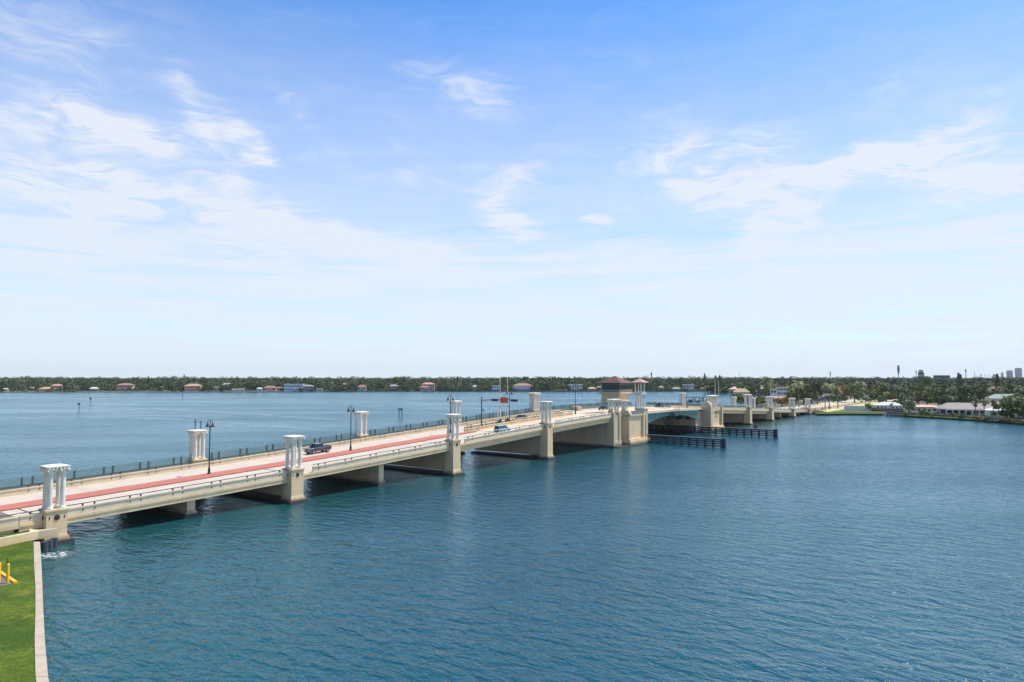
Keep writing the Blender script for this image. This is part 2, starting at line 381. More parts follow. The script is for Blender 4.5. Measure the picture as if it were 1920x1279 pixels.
# outer faces under the barriers with joints
for (sa, sb, dep) in ((-5.5, 79, 2.0), (79, 151, 1.35), (249, 318, 1.35), (318, S_END, 1.9)):
    for (t0, t1) in ((1.38, 1.74), (TF - .40, TF - .05)):
        mb = MB(); band(sa, sb, t0, t1, -1.38, -1.021, mb); band(sa, sb, t0 + (.10 if t0 < 5 else 0), t1 - (0 if t0 < 5 else .10), -dep, -1.381, mb)
        mb.build('fascia', 'fascia', bridge)
# green pedestrian railing on the far side
POSTS = []
def green_railing(s0, s1):
    mb = MB(); t = TF - .25
    for (d0, d1, w) in ((1.22, 1.32, .07), (.0, .09, .05), (1.02, 1.06, .03)): band(s0, s1, t - w, t + w, d0, d1, mb)
    k = s0
    while k < s1:
        mb.cbox(k, t, bt(k) + .55, .036, .035, 1.0); k += .12
    band(s0, s1, t - .12, t + .15, -.86, -.01, mb)
    fr = mb.build('pedestrian_railing', 'green_rail', bridge)
    k = s0 + 1.2
    while k < s1 - 1.5 and len(POSTS) < 99:
        for q in (k, k + 1.5):
            if POSTS: p = POSTS[0].copy(); COL.objects.link(p); p.parent = fr
            else: p = MB().cbox(0, 0, .65, .24, .24, 1.32).build('rail_post', 'post_green', fr)
            p.location = (q, t, bt(q)); POSTS.append(p)
        k += 6.2
for (a, b) in ((-60, 31.5), (34.5, 73), (76, 108), (111, 147), (151, 218), (232, 270), (273, 341), (344, 390)): green_railing(a, b)

# piers: a wall across the bridge on a darker footing
def pier(s, w, t0=3.0, t1=TF - 3.0, dep=2.0, plinth=True):
    zt = bt(s) - dep - .01
    mb = MB(); mb.box(s - w / 2, s + w / 2, t0, t1, .9, zt)
    if plinth: mb.frus(s - w / 2 - .30, s + w / 2 + .30, t0 - .30, t1 + .30, .40, .95, .12)
    p = mb.build('pier', 'pier', bridge, bevel=.04)
    MB().box(s - w / 2 - .75, s + w / 2 + .75, t0 - .7, t1 + .7, -1.0, .38).build('pier_footing', 'stain', p)
for (s, dep) in ((18.0, 2.0), (57.6, 2.0), (338.8, 1.9), (374.6, 1.9)): pier(s, 1.3, dep=dep)
for (s, dep) in ((35.6, 2.0), (77.7, 2.0), (115.4, 2.9), (281.6, 2.9), (315.6, 2.9), (356, 1.9)): pier(s, 1.7, 2.6, TF - 2.6, dep, plinth=False)
MB().box(-6, .3, 2.9, TF - 2, -1, bt(0) - 1.4).build('abutment', 'pier', bridge)

mb = MB(); mb.sweep(lambda s: [(s, 1.72, .3), (s, TF - .4, .3), (s, TF - .4, bt(s) - 1.31), (s, 1.72, bt(s) - 1.31)], srange(-60, -6.01, 3)); band(-60, -5.51, 1.42, 1.71, -1.55, -1.021, mb); mb.build('embankment', 'cream', bridge)

# bascule piers: hollow machinery blocks either side of the channel
def block_face(mb, s0, s1, t0, t1, z1):
    """a projecting block with flared foot, corner pilasters and a recessed panel on the near side"""
    mb.box(s0 + .25, s1 - .25, t0 + .3, t1, .5, z1 - .35); mb.frus(s0 - .35, s1 + .35, t0 - .35, t1, .3, 1.9, .33)
    mb.frus(s0 - .12, s1 + .12, t0 - .12, t1, 1.9, 2.5, .12)
def arch_slab(mb, s, ds, t0, t1, z0, z1):
    """upright slab with a round top, seen end on"""
    r = (t1 - t0) / 2; c = (t0 + t1) / 2
    poly = [(t0, z0), (t1, z0)] + [(c + r * math.cos(a), z1 - r + r * math.sin(a)) for a in [math.pi * i / 12 for i in range(13)]]
    n = len(poly); vs = [(s, p[0], p[1]) for p in poly] + [(s + ds, p[0], p[1]) for p in poly]
    mb.add(vs, [tuple(range(n))[::-1], tuple(range(n, 2 * n))] + [(i, (i + 1) % n, n + (i + 1) % n, n + i) for i in range(n)])
def bascule_pier(s0, s1, near):
    """near: the shore-side one; the other is its mirror image"""
    d = 1 if near else -1
    def X(k): return (s0 + k) if near else (s1 - k)
    zt = bt((s0 + s1) / 2) - 1.4
    e1 = s1 if near else s1 - 7.8
    mb = MB(); mb.box(s0 + .4, e1 - .4, 3.2, TF - 3.2, .5, zt); mb.box(s0, e1, 3.0, TF - 3.0, -1, 2.2)
    root = mb.build('bascule_pier', 'pier', bridge)
    MB().box(s0 - .15, e1 + .15, -1.1, TF + .9, -1.0, .28).build('pier_footing', 'stain', root)
    for side in (0, 1):
        def Tt(t): return t if side == 0 else TF + .2 - t
        def bx(mb, a, b, t0, t1, z0, z1):
            x0, x1 = sorted((X(a), X(b))); y0, y1 = sorted((Tt(t0), Tt(t1))); mb.box(x0, x1, y0, y1, z0, z1)
        # slim pilaster pair at the outer end of the shore-side pier
        if near:
          mb = MB(); z = bt(X(2))
          bx(mb, 0, 4.6, 1.1, 3.3, .5, z - .9); bx(mb, -.25, 5.0, .75, 3.3, .3, 1.9); bx(mb, 0, 1.0, .8, 1.1, 1.9, z + .1); bx(mb, 3.6, 4.6, .8, 1.1, 1.9, z + .1)
          for a in ((0, 3.4) if side == 0 and near else ()): x0, x1 = sorted((X(a), X(a + 1.2))); arch_slab(mb, x0, x1 - x0, min(Tt(1.1), Tt(2.9)), max(Tt(1.1), Tt(2.9)), z - .9, z + 1.2)
          mb.build('pilaster', 'pier', root)
          # recess
          mb = MB(); bx(mb, 5.0, 8.2, 2.3, 3.3, .3, bt(X(6)) - .8); mb.build('wall_recess', 'cream', root)
        # big block
        z = bt(X(14)); mb = MB()
        bx(mb, 8.2, 19.0, .3, 3.3, 2.0, z - 1.1); bx(mb, 7.8, 22.2, -.9, 3.3, .28, 1.5); bx(mb, 7.95, 22.0, -.6, 3.3, 1.5, 2.1)
        bx(mb, 8.1, 9.2, -.3, .3, 2.1, z - .6); bx(mb, 18.4, 19.4, -.3, .3, 2.1, z - .6); bx(mb, 8.1, 19.4, -.1, .3, z - 1.6, z - 1.1)
        mb.build('tower_block', 'cream', root)
        mb = MB(); bx(mb, 9.3, 18.3, .0, .25, z - 1.09, z + .1); mb.build('parapet_panel', 'green_rail' if near else 'pier', root)
        mb = MB()
        if near: bx(mb, 19.4, 22.0, -.1, 3.3, 2.1, z + .3); bx(mb, 19.2, 22.2, -.3, 3.3, z + .3, z + .6); bx(mb, 20.2, 21.2, -.32, -.1, 2.4, z - 1.5)
        else: bx(mb, 8.0, 9.4, -.5, .3, 2.1, z + .3); bx(mb, 19.2, 22.0, .3, 3.3, 2.1, z - .2)
        mb.build('pilaster', 'pier', root)
        if side: continue
        mb = MB(); x0, x1 = sorted((X(8.0), X(9.4))) if near else sorted((X(20.6), X(22.6)))
        arch_slab(mb, x0, x1 - x0, -.75, 3.3, 2.1 if not near else z - 1.1, z + (.6 if near else 2.3))
        mb.build('parapet_gable', 'pier', root)
    return root
bp1 = bascule_pier(151.5, 174, True)
bp2 = bascule_pier(222.5, 251.5, False)
# windows, door and ledge on the channel face of the far bascule pier
for t in (6.2, 9.6, 19.5): MB().cbox(222.36, t, 5.6, .12, 1.3, 1.2).build('window', 'glass', bp2)
dr = MB().cbox(222.34, 14.6, 4.2, .14, 1.5, 3.6).build('door', 'green_rail', bp2)
MB().cbox(222.3, 14.6, 6.6, .5, 2.2, .25).build('door_hood', 'dark', bp2)
mb = MB(); mb.box(221.2, 222.0, 4, TF - 4, 2.0, 2.35); mb.build('ledge', 'pier', bp2)
mb = MB()
for t in (11.6, 17.4): mb.cbox(222.25, t, 5.2, .4, .9, 6.0)
mb.build('pilaster', 'pier', bp2)
# plaque marks on the panel
mb = MB(); mb.T = Matrix.Translation((237.2, -.13, 7.4)); mb.cbox(0, 0, 0, .9, .1, .7); mb.cbox(0, 0, -1.5, .5, .1, 1.0); mb.T = Matrix.Identity(4); mb.build('plaque', 'bronze', bp2)

# lifting leaves: arched steel girders under a thin deck
def leaf(s0, s1, root_at):
    def depth(s):
        q = abs(s - LEAFM) / (LEAF1 - LEAFM); return 1.5 + 2.6 * q ** 2.2
    mb = MB()
    for t in (1.9, 10.5, 18.5, TF - 2.7):
        mb.sweep(lambda s: [(s, t, bt(s) - 1.35 - depth(s)), (s, t + .12, bt(s) - 1.35 - depth(s)), (s, t + .12, bt(s) - 1.35), (s, t, bt(s) - 1.35)], srange(s0, s1, 1.2))
        mb.sweep(lambda s: [(s, t - .28, bt(s) - 1.40 - depth(s)), (s, t + .40, bt(s) - 1.40 - depth(s)), (s, t + .40, bt(s) - 1.352 - depth(s)), (s, t - .28, bt(s) - 1.352 - depth(s))], srange(s0, s1, 1.2))
        for s in srange(s0 + 1, s1 - 1, 2.7): mb.box(s - .06, s + .06, t - .05, t - .002, bt(s) - 1.35 - depth(s), bt(s) - 1.36)
    for s in srange(s0 + 1.5, s1 - 1.5, 4.2): mb.box(s - .1, s + .1, 2.35, TF - 2.8, bt(s) - 2.6, bt(s) - 1.4)
    g = mb.build('bascule_girder', 'teal', bridge)
    mb = MB(); band(s0, s1, 1.7, TF - .4, -1.345, -1.301, mb); band(s0, s1, 1.35, 1.70, -1.50, -.75, mb); band(s0, s1, TF - .55, TF - .1, -1.50, -.8, mb)
    mb.build('leaf_deck', 'creamtop', g)
leaf(LEAF0 + .3, LEAFM - .15, 0); leaf(LEAFM + .15, LEAF1 - .5, 1)
mb = MB()
band(LEAF0 + .5, LEAFM - 3, 1.48, 1.56, -.25, -.17, mb); band(LEAFM + 3, LEAF1 - .5, 1.48, 1.56, -.25, -.17, mb)
for s in srange(LEAF0 + .6, LEAFM - 3.1, 2.0) + srange(LEAFM + 3.1, LEAF1 - .6, 2.0): mb.cbox(s, 1.52, bt(s) - .48, .08, .08, .56)
mb.build('leaf_railing', 'green_rail', bridge)
# centre lock platform with its bracing
mb = MB(); z = bt(LEAFM)
mb.box(LEAFM - 2.6, LEAFM + 2.6, .2, 1.3, z - 1.5, z - 1.36)
for s in (-2.6, -1.3, 0, 1.3, 2.5): mb.box(LEAFM + s, LEAFM + s + .1, .2, .3, z - 1.36, z - .1)
for dz in (-.15, -.75): mb.box(LEAFM - 2.6, LEAFM + 2.6, .2, .28, z + dz, z + dz + .1)
for s in (-2.4, -.8, .8, 2.4): mb.tube([(LEAFM + s, .3, z - 1.5), (LEAFM + s * .4, 1.9, z - 2.9)], .09, 6); mb.tube([(LEAFM + s, .3, z - 1.5), (LEAFM + s * .5 + .7, .35, z - 2.9)], .09, 6)
mb.box(LEAFM - 1.3, LEAFM + 1.3, .25, .4, z - 3.0, z - 2.8)
mb.build('centre_platform', 'green_rail', bridge)

# ---------------------------------------------------------------- monumental pillars with open colonnades
def colonnade(root, w, h, z0, nx=2, d=None):
    """columns at the corners of a w x d square with scrolled capitals and a slab"""
    d = d or w; hx, hy = w / 2 - .42, d / 2 - .42
    xs = [(-hx + 2 * hx * i / (nx - 1)) for i in range(nx)]
    prof = [(.44, 0), (.44, .18), (.38, .22), (.40, .32), (.33, .38), (.32, h * .5), (.29, h - 1.35), (.35, h - 1.3), (.35, h - 1.2), (.31, h - 1.15), (.36, h - .9), (.46, h - .62), (.62, h - .46), (.66, h - .40), (.66, h - .33)]
    for x in xs:
        for y in (-hy, hy):
            c = MB().lathe(prof, x, y, 14, z0).build('column', 'white', root, smooth=False)
            m = MB()
            for a in range(4):
                t = math.pi / 4 + a * math.pi / 2; cx, cy = x + .56 * math.cos(t), y + .56 * math.sin(t)
                m.tube([(cx - .13 * math.sin(t), cy + .13 * math.cos(t), z0 + h - .55), (cx + .13 * math.sin(t), cy - .13 * math.cos(t), z0 + h - .55)], .24, 8)
                m.tube([(x + .25 * math.cos(t), y + .25 * math.sin(t), z0 + h - 1.0), (x + .38 * math.cos(t), y + .38 * math.sin(t), z0 + h - .72), (cx, cy, z0 + h - .45)], [.07, .08, .06], 5)
            m.build('capital', 'white', c)
    mb = MB(); X, Y = w / 2 + .05, d / 2 + .05
    for (a, b, c_, d_) in ((-X, X, -Y, -Y + .5), (-X, X, Y - .5, Y), (-X, -X + .5, -Y + .5, Y - .5), (X - .5, X, -Y + .5, Y - .5)): mb.box(a, b, c_, d_, z0 + h - .32, z0 + h - .13)
    k = int(2 * X / .42)
    for i in range(k + 1):
        q = -X + .06 + (2 * X - .24) * i / k
        for e in (-1, 1):
            for (a0, a1) in ((Y, Y + .15),): mb.box(q, q + .12, min(e * a0, e * a1), max(e * a0, e * a1), z0 + h - .42, z0 + h - .131); mb.tube([(q, e * (Y + .10), z0 + h - .42), (q + .12, e * (Y + .10), z0 + h - .42)], .085, 6)
    k = int(2 * Y / .42)
    for i in range(k + 1):
        q = -Y + .06 + (2 * Y - .24) * i / k
        for e in (-1, 1): mb.box(min(e * X, e * (X + .15)), max(e * X, e * (X + .15)), q, q + .12, z0 + h - .42, z0 + h - .131)
    mb.box(-X - .16, X + .16, -Y - .16, Y + .16, z0 + h - .13, z0 + h - .02); mb.frus(-X - .16, X + .16, -Y - .16, Y + .16, z0 + h - .02, z0 + h + .10, .45)
    mb.build('top_slab', 'white', root)
PILG = 'white colonnade pillars along the bridge'
def pillar(s, t, w, d, label, foot=True, top=6.0, nx=2):
    zt = bt(s) + .35
    root = on_bridge('bridge_pillar', s, t, 0, label, 'pillar', PILG); root['kind'] = 'thing'
    mb = MB(); z = .98; X, Y = w / 2, d / 2
    mb.box(-X + .04, X - .04, -Y + .04, Y - .04, .5, zt - .3)
    k = max(2, int(round((zt - 1.7 - 1.0) / 1.05))); hh = (zt - 1.75 - 1.0) / k
    for i in range(k): mb.box(-X, X, -Y, Y, 1.0 + i * hh + .02, 1.0 + (i + 1) * hh - .02)
    mb.box(-X, X, -Y, Y, zt - 1.73, zt - .42); mb.box(-X - .06, X + .06, -Y - .06, Y + .06, zt - .40, zt - .26); mb.box(-X - .14, X + .14, -Y - .14, Y + .14, zt - .26, zt)
    mb.frus(-X - .30, X + .30, -Y - .30, Y + .30, .42, .86, .10); mb.frus(-X - .10, X + .10, -Y - .10, Y + .10, .86, 1.25, .10)
    mb.build('pedestal', 'cream', root, bevel=.02)
    if foot: MB().box(-X - .7, X + .7, -Y - .7, Y + .7, -1.0, .40).build('footing', 'stain', root)
    for (ax, sgn) in (('y', -1), ('x', -1), ('y', 1), ('x', 1)):
        mb = MB(); L = Y if ax == 'y' else X; n = 16; zc = zt - 1.07
        def P(a, dd, zz): return (a, sgn * (L + dd), zz) if ax == 'y' else (sgn * (L + dd), a, zz)
        ring = [P(.36 * math.cos(q), .05, zc + .36 * math.sin(q)) for q in [2 * math.pi * i / n for i in range(n)]]
        inner = [P(.26 * math.cos(q), .09, zc + .26 * math.sin(q)) for q in [2 * math.pi * i / n for i in range(n)]]
        back = [P(.36 * math.cos(q), -.02, zc + .36 * math.sin(q)) for q in [2 * math.pi * i / n for i in range(n)]]
        mb.add(back + ring + inner, [(i, (i + 1) % n, n + (i + 1) % n, n + i) for i in range(n)] + [(n + i, n + (i + 1) % n, 2 * n + (i + 1) % n, 2 * n + i) for i in range(n)] + [tuple(2 * n + i for i in range(n))])
        mb.build('emblem', 'bronze', root)
        hw = X if ax == 'y' else Y
        mb = MB()
        for a in (-hw + .38, hw - .38):
            p0, p1 = P(a - .07, -.02, zc - .17), P(a + .07, .03, zc + .17)
            mb.box(min(p0[0], p1[0]), max(p0[0], p1[0]), min(p0[1], p1[1]), max(p0[1], p1[1]), zc - .18, zc + .18)
        mb.build('slot', 'bronze', root)
    colonnade(root, w - .15, top - .35, zt, nx, d - .15)
    return root
near_specs = [(-1.62, 1.55, 2.5, 2.4, 'first pillar of the bridge, white columns on a cream pedestal beside the lawn'),
              (35.7, 1.6, 2.5, 2.5, 'second near-side pillar from the lawn, in front of the dark pickup truck'),
              (77.7, 1.6, 2.5, 2.5, 'third near-side pillar from the grassy shore, just before the red median ends'),
              (115.3, 1.6, 2.5, 2.5, 'fourth near-side pillar, right of the pale blue minivan and left of the drawbridge block'),
              (281.4, 1.6, 2.9, 2.9, 'first near-side pillar beyond the lifting span, tall against the island palms'),
              (315.5, 1.6, 2.9, 2.9, 'second near-side pillar beyond the lifting span, in front of an orange leafed shrub'),
              (355.7, 1.6, 2.9, 2.9, 'third near-side pillar beyond the lifting span, a dark car to its left'),
              (389.6, 1.6, 2.9, 2.9, 'last near-side pillar, where the bridge lands on the island')]
for (s, t, w, d, lb) in near_specs: pillar(s, t, w, d, lb)
far_specs = [(32.9, 'far-side pillar behind the nearest tall street lamp, two short poles sticking up behind it'),
             (74.6, 'far-side pillar behind the second street lamp, dark pickup truck to its left'),
             (109.6, 'far-side pillar rising right above the third near-side pillar'),
             (149.0, 'wide far-side pillar left of the drawbridge keeper house'),
             (271.5, 'far-side pillar beyond the lifting span beside a slim lamp post'),
             (342.5, 'far-side pillar left of the first near-side pillar beyond the lifting span'),
             (376.0, 'far-side pillar furthest along the bridge, half lost in shrubs')]
for i, (s, lb) in enumerate(far_specs): pillar(s, TF + .3, 3.4 if i == 3 else 2.6, 2.6, lb, nx=3 if i == 3 else 2)
# colonnades on the bascule piers
def screen(s, t, w, d, h, nx, label, mat=None):
    root = on_bridge('pier_colonnade', s, t, 0, label, 'colonnade'); colonnade(root, w, h, bt(s) + (.0 if mat else .2), nx, d); return root
screen(153.8, 2.0, 4.6, 1.9, 4.0, 3, 'low white colonnade with a red round sign on top of the first bascule pier')
sg = on_bridge('navigation_sign', 154.2, .9, bt(154) + 2.6, 'round red board hung on the low white colonnade', 'sign')
mb = MB(); mb.tube([(0, -.02, 0), (0, .06, 0)], .55, 18); q = mb.build('board', 'red', sg); MB().tube([(0, .06, -.7), (0, .06, 1.3)], .05, 6).build('bracket', 'dark', sg)
screen(161.0, 2.0, 1.9, 1.9, 3.4, 2, 'narrow white colonnade between the low colonnade and the small tiled pavilion')
screen(237.5, 1.9, 6.4, 2.2, 4.3, 4, 'white colonnade with four column rows on the far bascule pier')

# ---------------------------------------------------------------- keeper house and tiled pavilion on the bascule piers
def hip_roof(mb, w, d, z, h, over=0.0, ridge=0.0):
    X, Y = w / 2 + over, d / 2 + over
    mb.add([(-X, -Y, z), (X, -Y, z), (X, Y, z), (-X, Y, z), (-ridge, 0, z + h), (ridge, 0, z + h), (-X, -Y, z - .22), (X, -Y, z - .22), (X, Y, z - .22), (-X, Y, z - .22)],
           [(0, 1, 5, 4), (1, 2, 5), (2, 3, 4, 5), (3, 0, 4), (6, 9, 8, 7), (0, 6, 7, 1), (1, 7, 8, 2), (2, 8, 9, 3), (3, 9, 6, 0)])
    return mb
kh = on_bridge('keeper_house', 221.0, 38.0, 0, 'drawbridge keeper house with a wide red tiled roof and a dark green band of windows', 'control house')
mb = MB(); mb.box(-4.2, 4.2, -4.2, 4.2, -1, 15.2); mb.box(-4.9, 4.9, -4.9, 4.9, 11.0, 11.4)
for a in (-4.2, 3.5):
    for b in (-4.25, 3.55): mb.box(a - .05, a + .75, b, b + .75, 2, 15.1)
mb.box(-3.5, 3.5, -10, -4.2, 8.4, 9.2); mb.build('wall', 'cream', kh)
mb = MB(); mb.box(-5.3, 5.3, -5.3, 5.3, 15.2, 15.55); mb.box(-5.0, 5.0, -5.0, 5.0, 14.8, 15.2)
for s_ in (-5.2, 5.14):
    mb.box(s_, s_ + .06, -5.2, 5.2, 16.5, 16.58); mb.box(-5.2, 5.2, s_, s_ + .06, 16.5, 16.58)
    for k in range(27): mb.box(s_, s_ + .05, -5.2 + k * .4, -5.15 + k * .4, 15.55, 16.5); mb.box(-5.2 + k * .4, -5.15 + k * .4, s_, s_ + .05, 15.55, 16.5)
mb.build('balcony', 'creamtop', kh)
mb = MB(); mb.box(-4.0, 4.0, -4.0, 4.0, 15.55, 16.6); mb.box(-4.0, 4.0, -4.0, 4.0, 18.5, 19.6)
for i in range(7):
    q = -4.0 + i * 1.283
    for e in (-4.0, 3.78): mb.box(q, q + .3, e, e + .22, 16.6, 18.5); mb.box(e, e + .22, q, q + .3, 16.6, 18.5)
mb.box(-4.0, 4.0, -4.04, -4.0, 17.5, 17.62)
mb.build('window_band', 'greenwall', kh)
MB().box(-3.86, 3.86, -3.86, 3.86, 16.6, 18.5).build('glazing', 'glass', kh)
rf = hip_roof(MB(), 8.2, 8.2, 19.75, 2.7, 1.25).build('roof', 'tile', kh)
mb = MB()
for k in range(36):                                       # tile courses
    f = k / 36; e = (5.35) * (1 - f); z = 19.77 + 2.7 * f
    for sg_ in (-1, 1): mb.box(-e, e, sg_ * e - .03, sg_ * e + .03, z, z + .07); mb.box(sg_ * e - .03, sg_ * e + .03, -e, e, z, z + .07)
mb.build('tile_course', 'tile', rf)
MB().box(-5.2, 5.2, -5.2, 5.2, 19.3, 19.52).build('soffit', 'greenwall', kh)

tp = on_bridge('tiled_pavilion', 171.2, 1.6, 0, 'small tiled pavilion roof on two tiers of slender white columns, right of the keeper house', 'pavilion')
z0 = bt(171) + .6
colonnade(tp, 2.9, 5.0, z0, 2, 2.7)
mb = MB(); mb.box(-1.5, 1.5, -1.4, 1.4, z0 + 5.2, z0 + 5.5); mb.build('middle_slab', 'white', tp)
for x in (-1.15, 1.15):
    for y in (-1.05, 1.05): MB().lathe([(.26, 0), (.2, .1), (.18, 2.6), (.28, 2.9), (.28, 3.0)], x, y, 10, z0 + 5.5).build('column', 'white', tp)
hip_roof(MB(), 2.9, 2.7, z0 + 8.7, 1.25, .85).build('roof', 'tile', tp)
MB().box(-1.5, 1.5, -1.4, 1.4, z0 + 8.3, z0 + 8.47).build('beam', 'greenwall', tp)

# ---------------------------------------------------------------- street lamps
def make_lamp(s, t, h, label):
    root = on_bridge('street_lamp', s, t, bt(s) - .83, label, 'street lamp', 'dark twin-arm street lamps on the bridge median')
    MB().lathe([(.34, 0), (.34, .12), (.24, .2), (.22, .9), (.15, 1.05), (.12, 1.4), (.085, h - 1.6), (.12, h - 1.58), (.12, h - 1.4), (.06, h - 1.3), (.05, h - .2)], 0, 0, 12).build('post', 'dark', root)
    for sg_ in (-1, 1):
        pts = [(0, 0, h - 1.5)] + [(0, sg_ * (.42 - .42 * math.cos(a)), h - .75 + .62 * math.sin(a)) for a in [math.pi * k / 8 for k in range(0, 9)]]
        am = MB().tube(pts, .045, 6).build('arm', 'dark', root)
        sh = MB().lathe([(.05, .35), (.09, .3), (.12, .1), (.22, -.12), (.40, -.42), (.42, -.5), (.30, -.5)], 0, sg_ * .84, 14, h - .95).build('lamp_shade', 'dark', root)
        MB().lathe([(.05, -.35), (.22, -.45), (.28, -.53), (.16, -.62), (.03, -.66)], 0, sg_ * .84, 12, h - .95).build('bulb', 'lampglass', sh)
    return root
L0 = make_lamp(28.4, 16.6, 9.9, 'twin-arm street lamp nearest the viewer, between the first two near-side pillars')
for s, lb in ((60.9, 'second twin-arm street lamp, standing right of the dark pickup truck'), (93.4, 'twin-arm street lamp right beside the third near-side pillar'),
              (118.5, 'twin-arm street lamp just behind the two raised white barrier arms'), (154.4, 'street lamp between the fourth near-side pillar and the keeper house'),
              (246.5, 'street lamp beyond the lifting span, left of the moored boats')):
    z = bt(s) - (.83 if s < 95 else 1.0); copy_tree(L0, wp(s, 16.6, z), None, lb)
# a second pair of shades is turned across the road on two short poles behind the first far-side pillar
pp = on_bridge('twin_pole', 33.6, TF + 2.4, bt(34) - 1.2, 'two short dark poles joined near the top behind a far-side pillar', 'pole')
for x in (-.1, 1.1): MB().tube([(x, 0, 0), (x, 0, 8.9 + (.4 if x < 0 else 0))], .09, 8).build('post', 'dark', pp)
MB().tube([(-.4, 0, 8.7), (1.2, 0, 8.6)], .05, 6).build('crossbar', 'dark', pp)

# ---------------------------------------------------------------- traffic signal mast and raised barrier arms
sm = on_bridge('signal_mast', 106.0, 16.6, bt(106) - .83, 'brown signal mast, its long arm carrying dark signals and a red sign', 'signal mast')
MB().lathe([(.34, 0), (.34, .3), (.20, .5), (.15, 8.3), (.17, 8.35), (.05, 8.5)], 0, 0, 12).build('post', 'rust', sm)
MB().tube([(0, 0, 7.55), (-.1, -3, 7.75), (-.1, -13.8, 7.95)], [.13, .11, .05], 8).build('arm', 'rust', sm)
for y in (-4.8, -11.3):
    sgn = MB().cbox(0, 0, 0, .35, 2.1, .62); sgn.v = [(v[0] - .3, v[1] + y, v[2] + 7.75) for v in sgn.v]; q = sgn.build('signal_head', 'dark', sm)
    for k in (-.65, 0, .65): MB().tube([(-.46, y + k, 7.75), (-.7, y + k, 7.78)], .21, 10).build('visor', 'dark', q)
b_ = MB().cbox(-.32, -8.0, 7.75, .08, 2.6, 1.5).build('sign_panel', 'signred', sm)
mb = MB()
for r_, segs in enumerate(((-1.0, -.5, -.3, .15, .35, .95), (-.95, -.2, .0, .45, .6, 1.0), (-.7, -.1, .1, .7))):
    for a, c_ in zip(segs[0::2], segs[1::2]): mb.box(-.38, -.361, -8.0 + a, -8.0 + c_, 8.10 - r_ * .45, 8.24 - r_ * .45)
mb.build('lettering', 'railbrown', b_)
bl = MB().lathe([(.04, .3), (.1, .1), (.34, -.2), (.30, -.28)], 0, -.75, 12, 4.9).build('lamp_shade', 'dark', sm); MB().tube([(0, 0, 5.1), (0, -.75, 5.2)], .05, 6).build('bracket', 'dark', bl)

def make_gate(s, t, h, label, lean=0.0):
    root = on_bridge('barrier_gate', s, t, bt(s) - .95, label, 'barrier gate', 'raised white barrier arms on the bridge')
    MB().box(-.4, .4, -.35, .35, 0, 1.5).build('machine_housing', 'rust', root, bevel=.04)
    a = MB().tube([(0, -.45, 1.2), (lean * .5, -.5, h * .5), (lean, -.55, h)], [.13, .11, .08], 6).build('arm', 'white', root)
    b = MB().tube([(.0, .45, 1.2), (lean * .3, .45, h * .45)], [.10, .08], 6).build('brace', 'white', root)
    mb = MB()
    for k in (4, 8): mb.cbox(lean * k / 13, -.5 - .003 * k, 1.2 + k * (h - 1.6) / 12, .29, .29, .42)
    mb.build('band_pattern', 'signred', a)
    MB().box(-.22, .22, -.7, -.3, .6, 1.9).build('counterweight', 'rust', root)
    return root
make_gate(113.6, 16.4, 13.9, 'left one of the two tall raised white barrier arms behind the pale blue minivan', -.5)
make_gate(117.0, 16.4, 13.6, 'right one of the two tall raised white barrier arms behind the pale blue minivan', -.4)
make_gate(278.7, 16.4, 14.3, 'left raised barrier arm above the colonnade of the far bascule pier', -.3)
make_gate(283.3, 16.4, 14.0, 'right raised barrier arm above the colonnade of the far bascule pier', -.3)

# ---------------------------------------------------------------- vehicles
def paint(name, col, metal=.4):
    m, T, b = principled(name, col, .28, metal); b.inputs['Coat Weight'].default_value = .7; b.inputs['Coat Roughness'].default_value = .06; M[name] = m
paint('pickup_paint', (.085, .088, .105)); paint('van_paint', (.36, .60, .68), .2); paint('navy_paint', (.02, .025, .06)); paint('grey_paint', (.35, .36, .37)); paint('black_paint', (.012, .013, .016)); paint('maroon_paint', (.09, .03, .03))
M['plastic'] = principled('black_trim', (.02, .02, .022), .6)[0]; M['headlight'] = principled('clear_lens', (.7, .72, .75), .1)[0]; M['taillight'] = principled('red_lens', (.35, .01, .01), .2)[0]
def loft(sections):
    """sections: list of closed rings with equal point counts, along x"""
    mb = MB(); n = len(sections[0]); vs = [p for s_ in sections for p in s_]; k = len(sections)
    mb.add(vs, [(i * n + j, (i + 1) * n + j, (i + 1) * n + (j + 1) % n, i * n + (j + 1) % n) for i in range(k - 1) for j in range(n)] + [tuple(range(n)), tuple((k - 1) * n + j for j in range(n))[::-1]])
    return mb
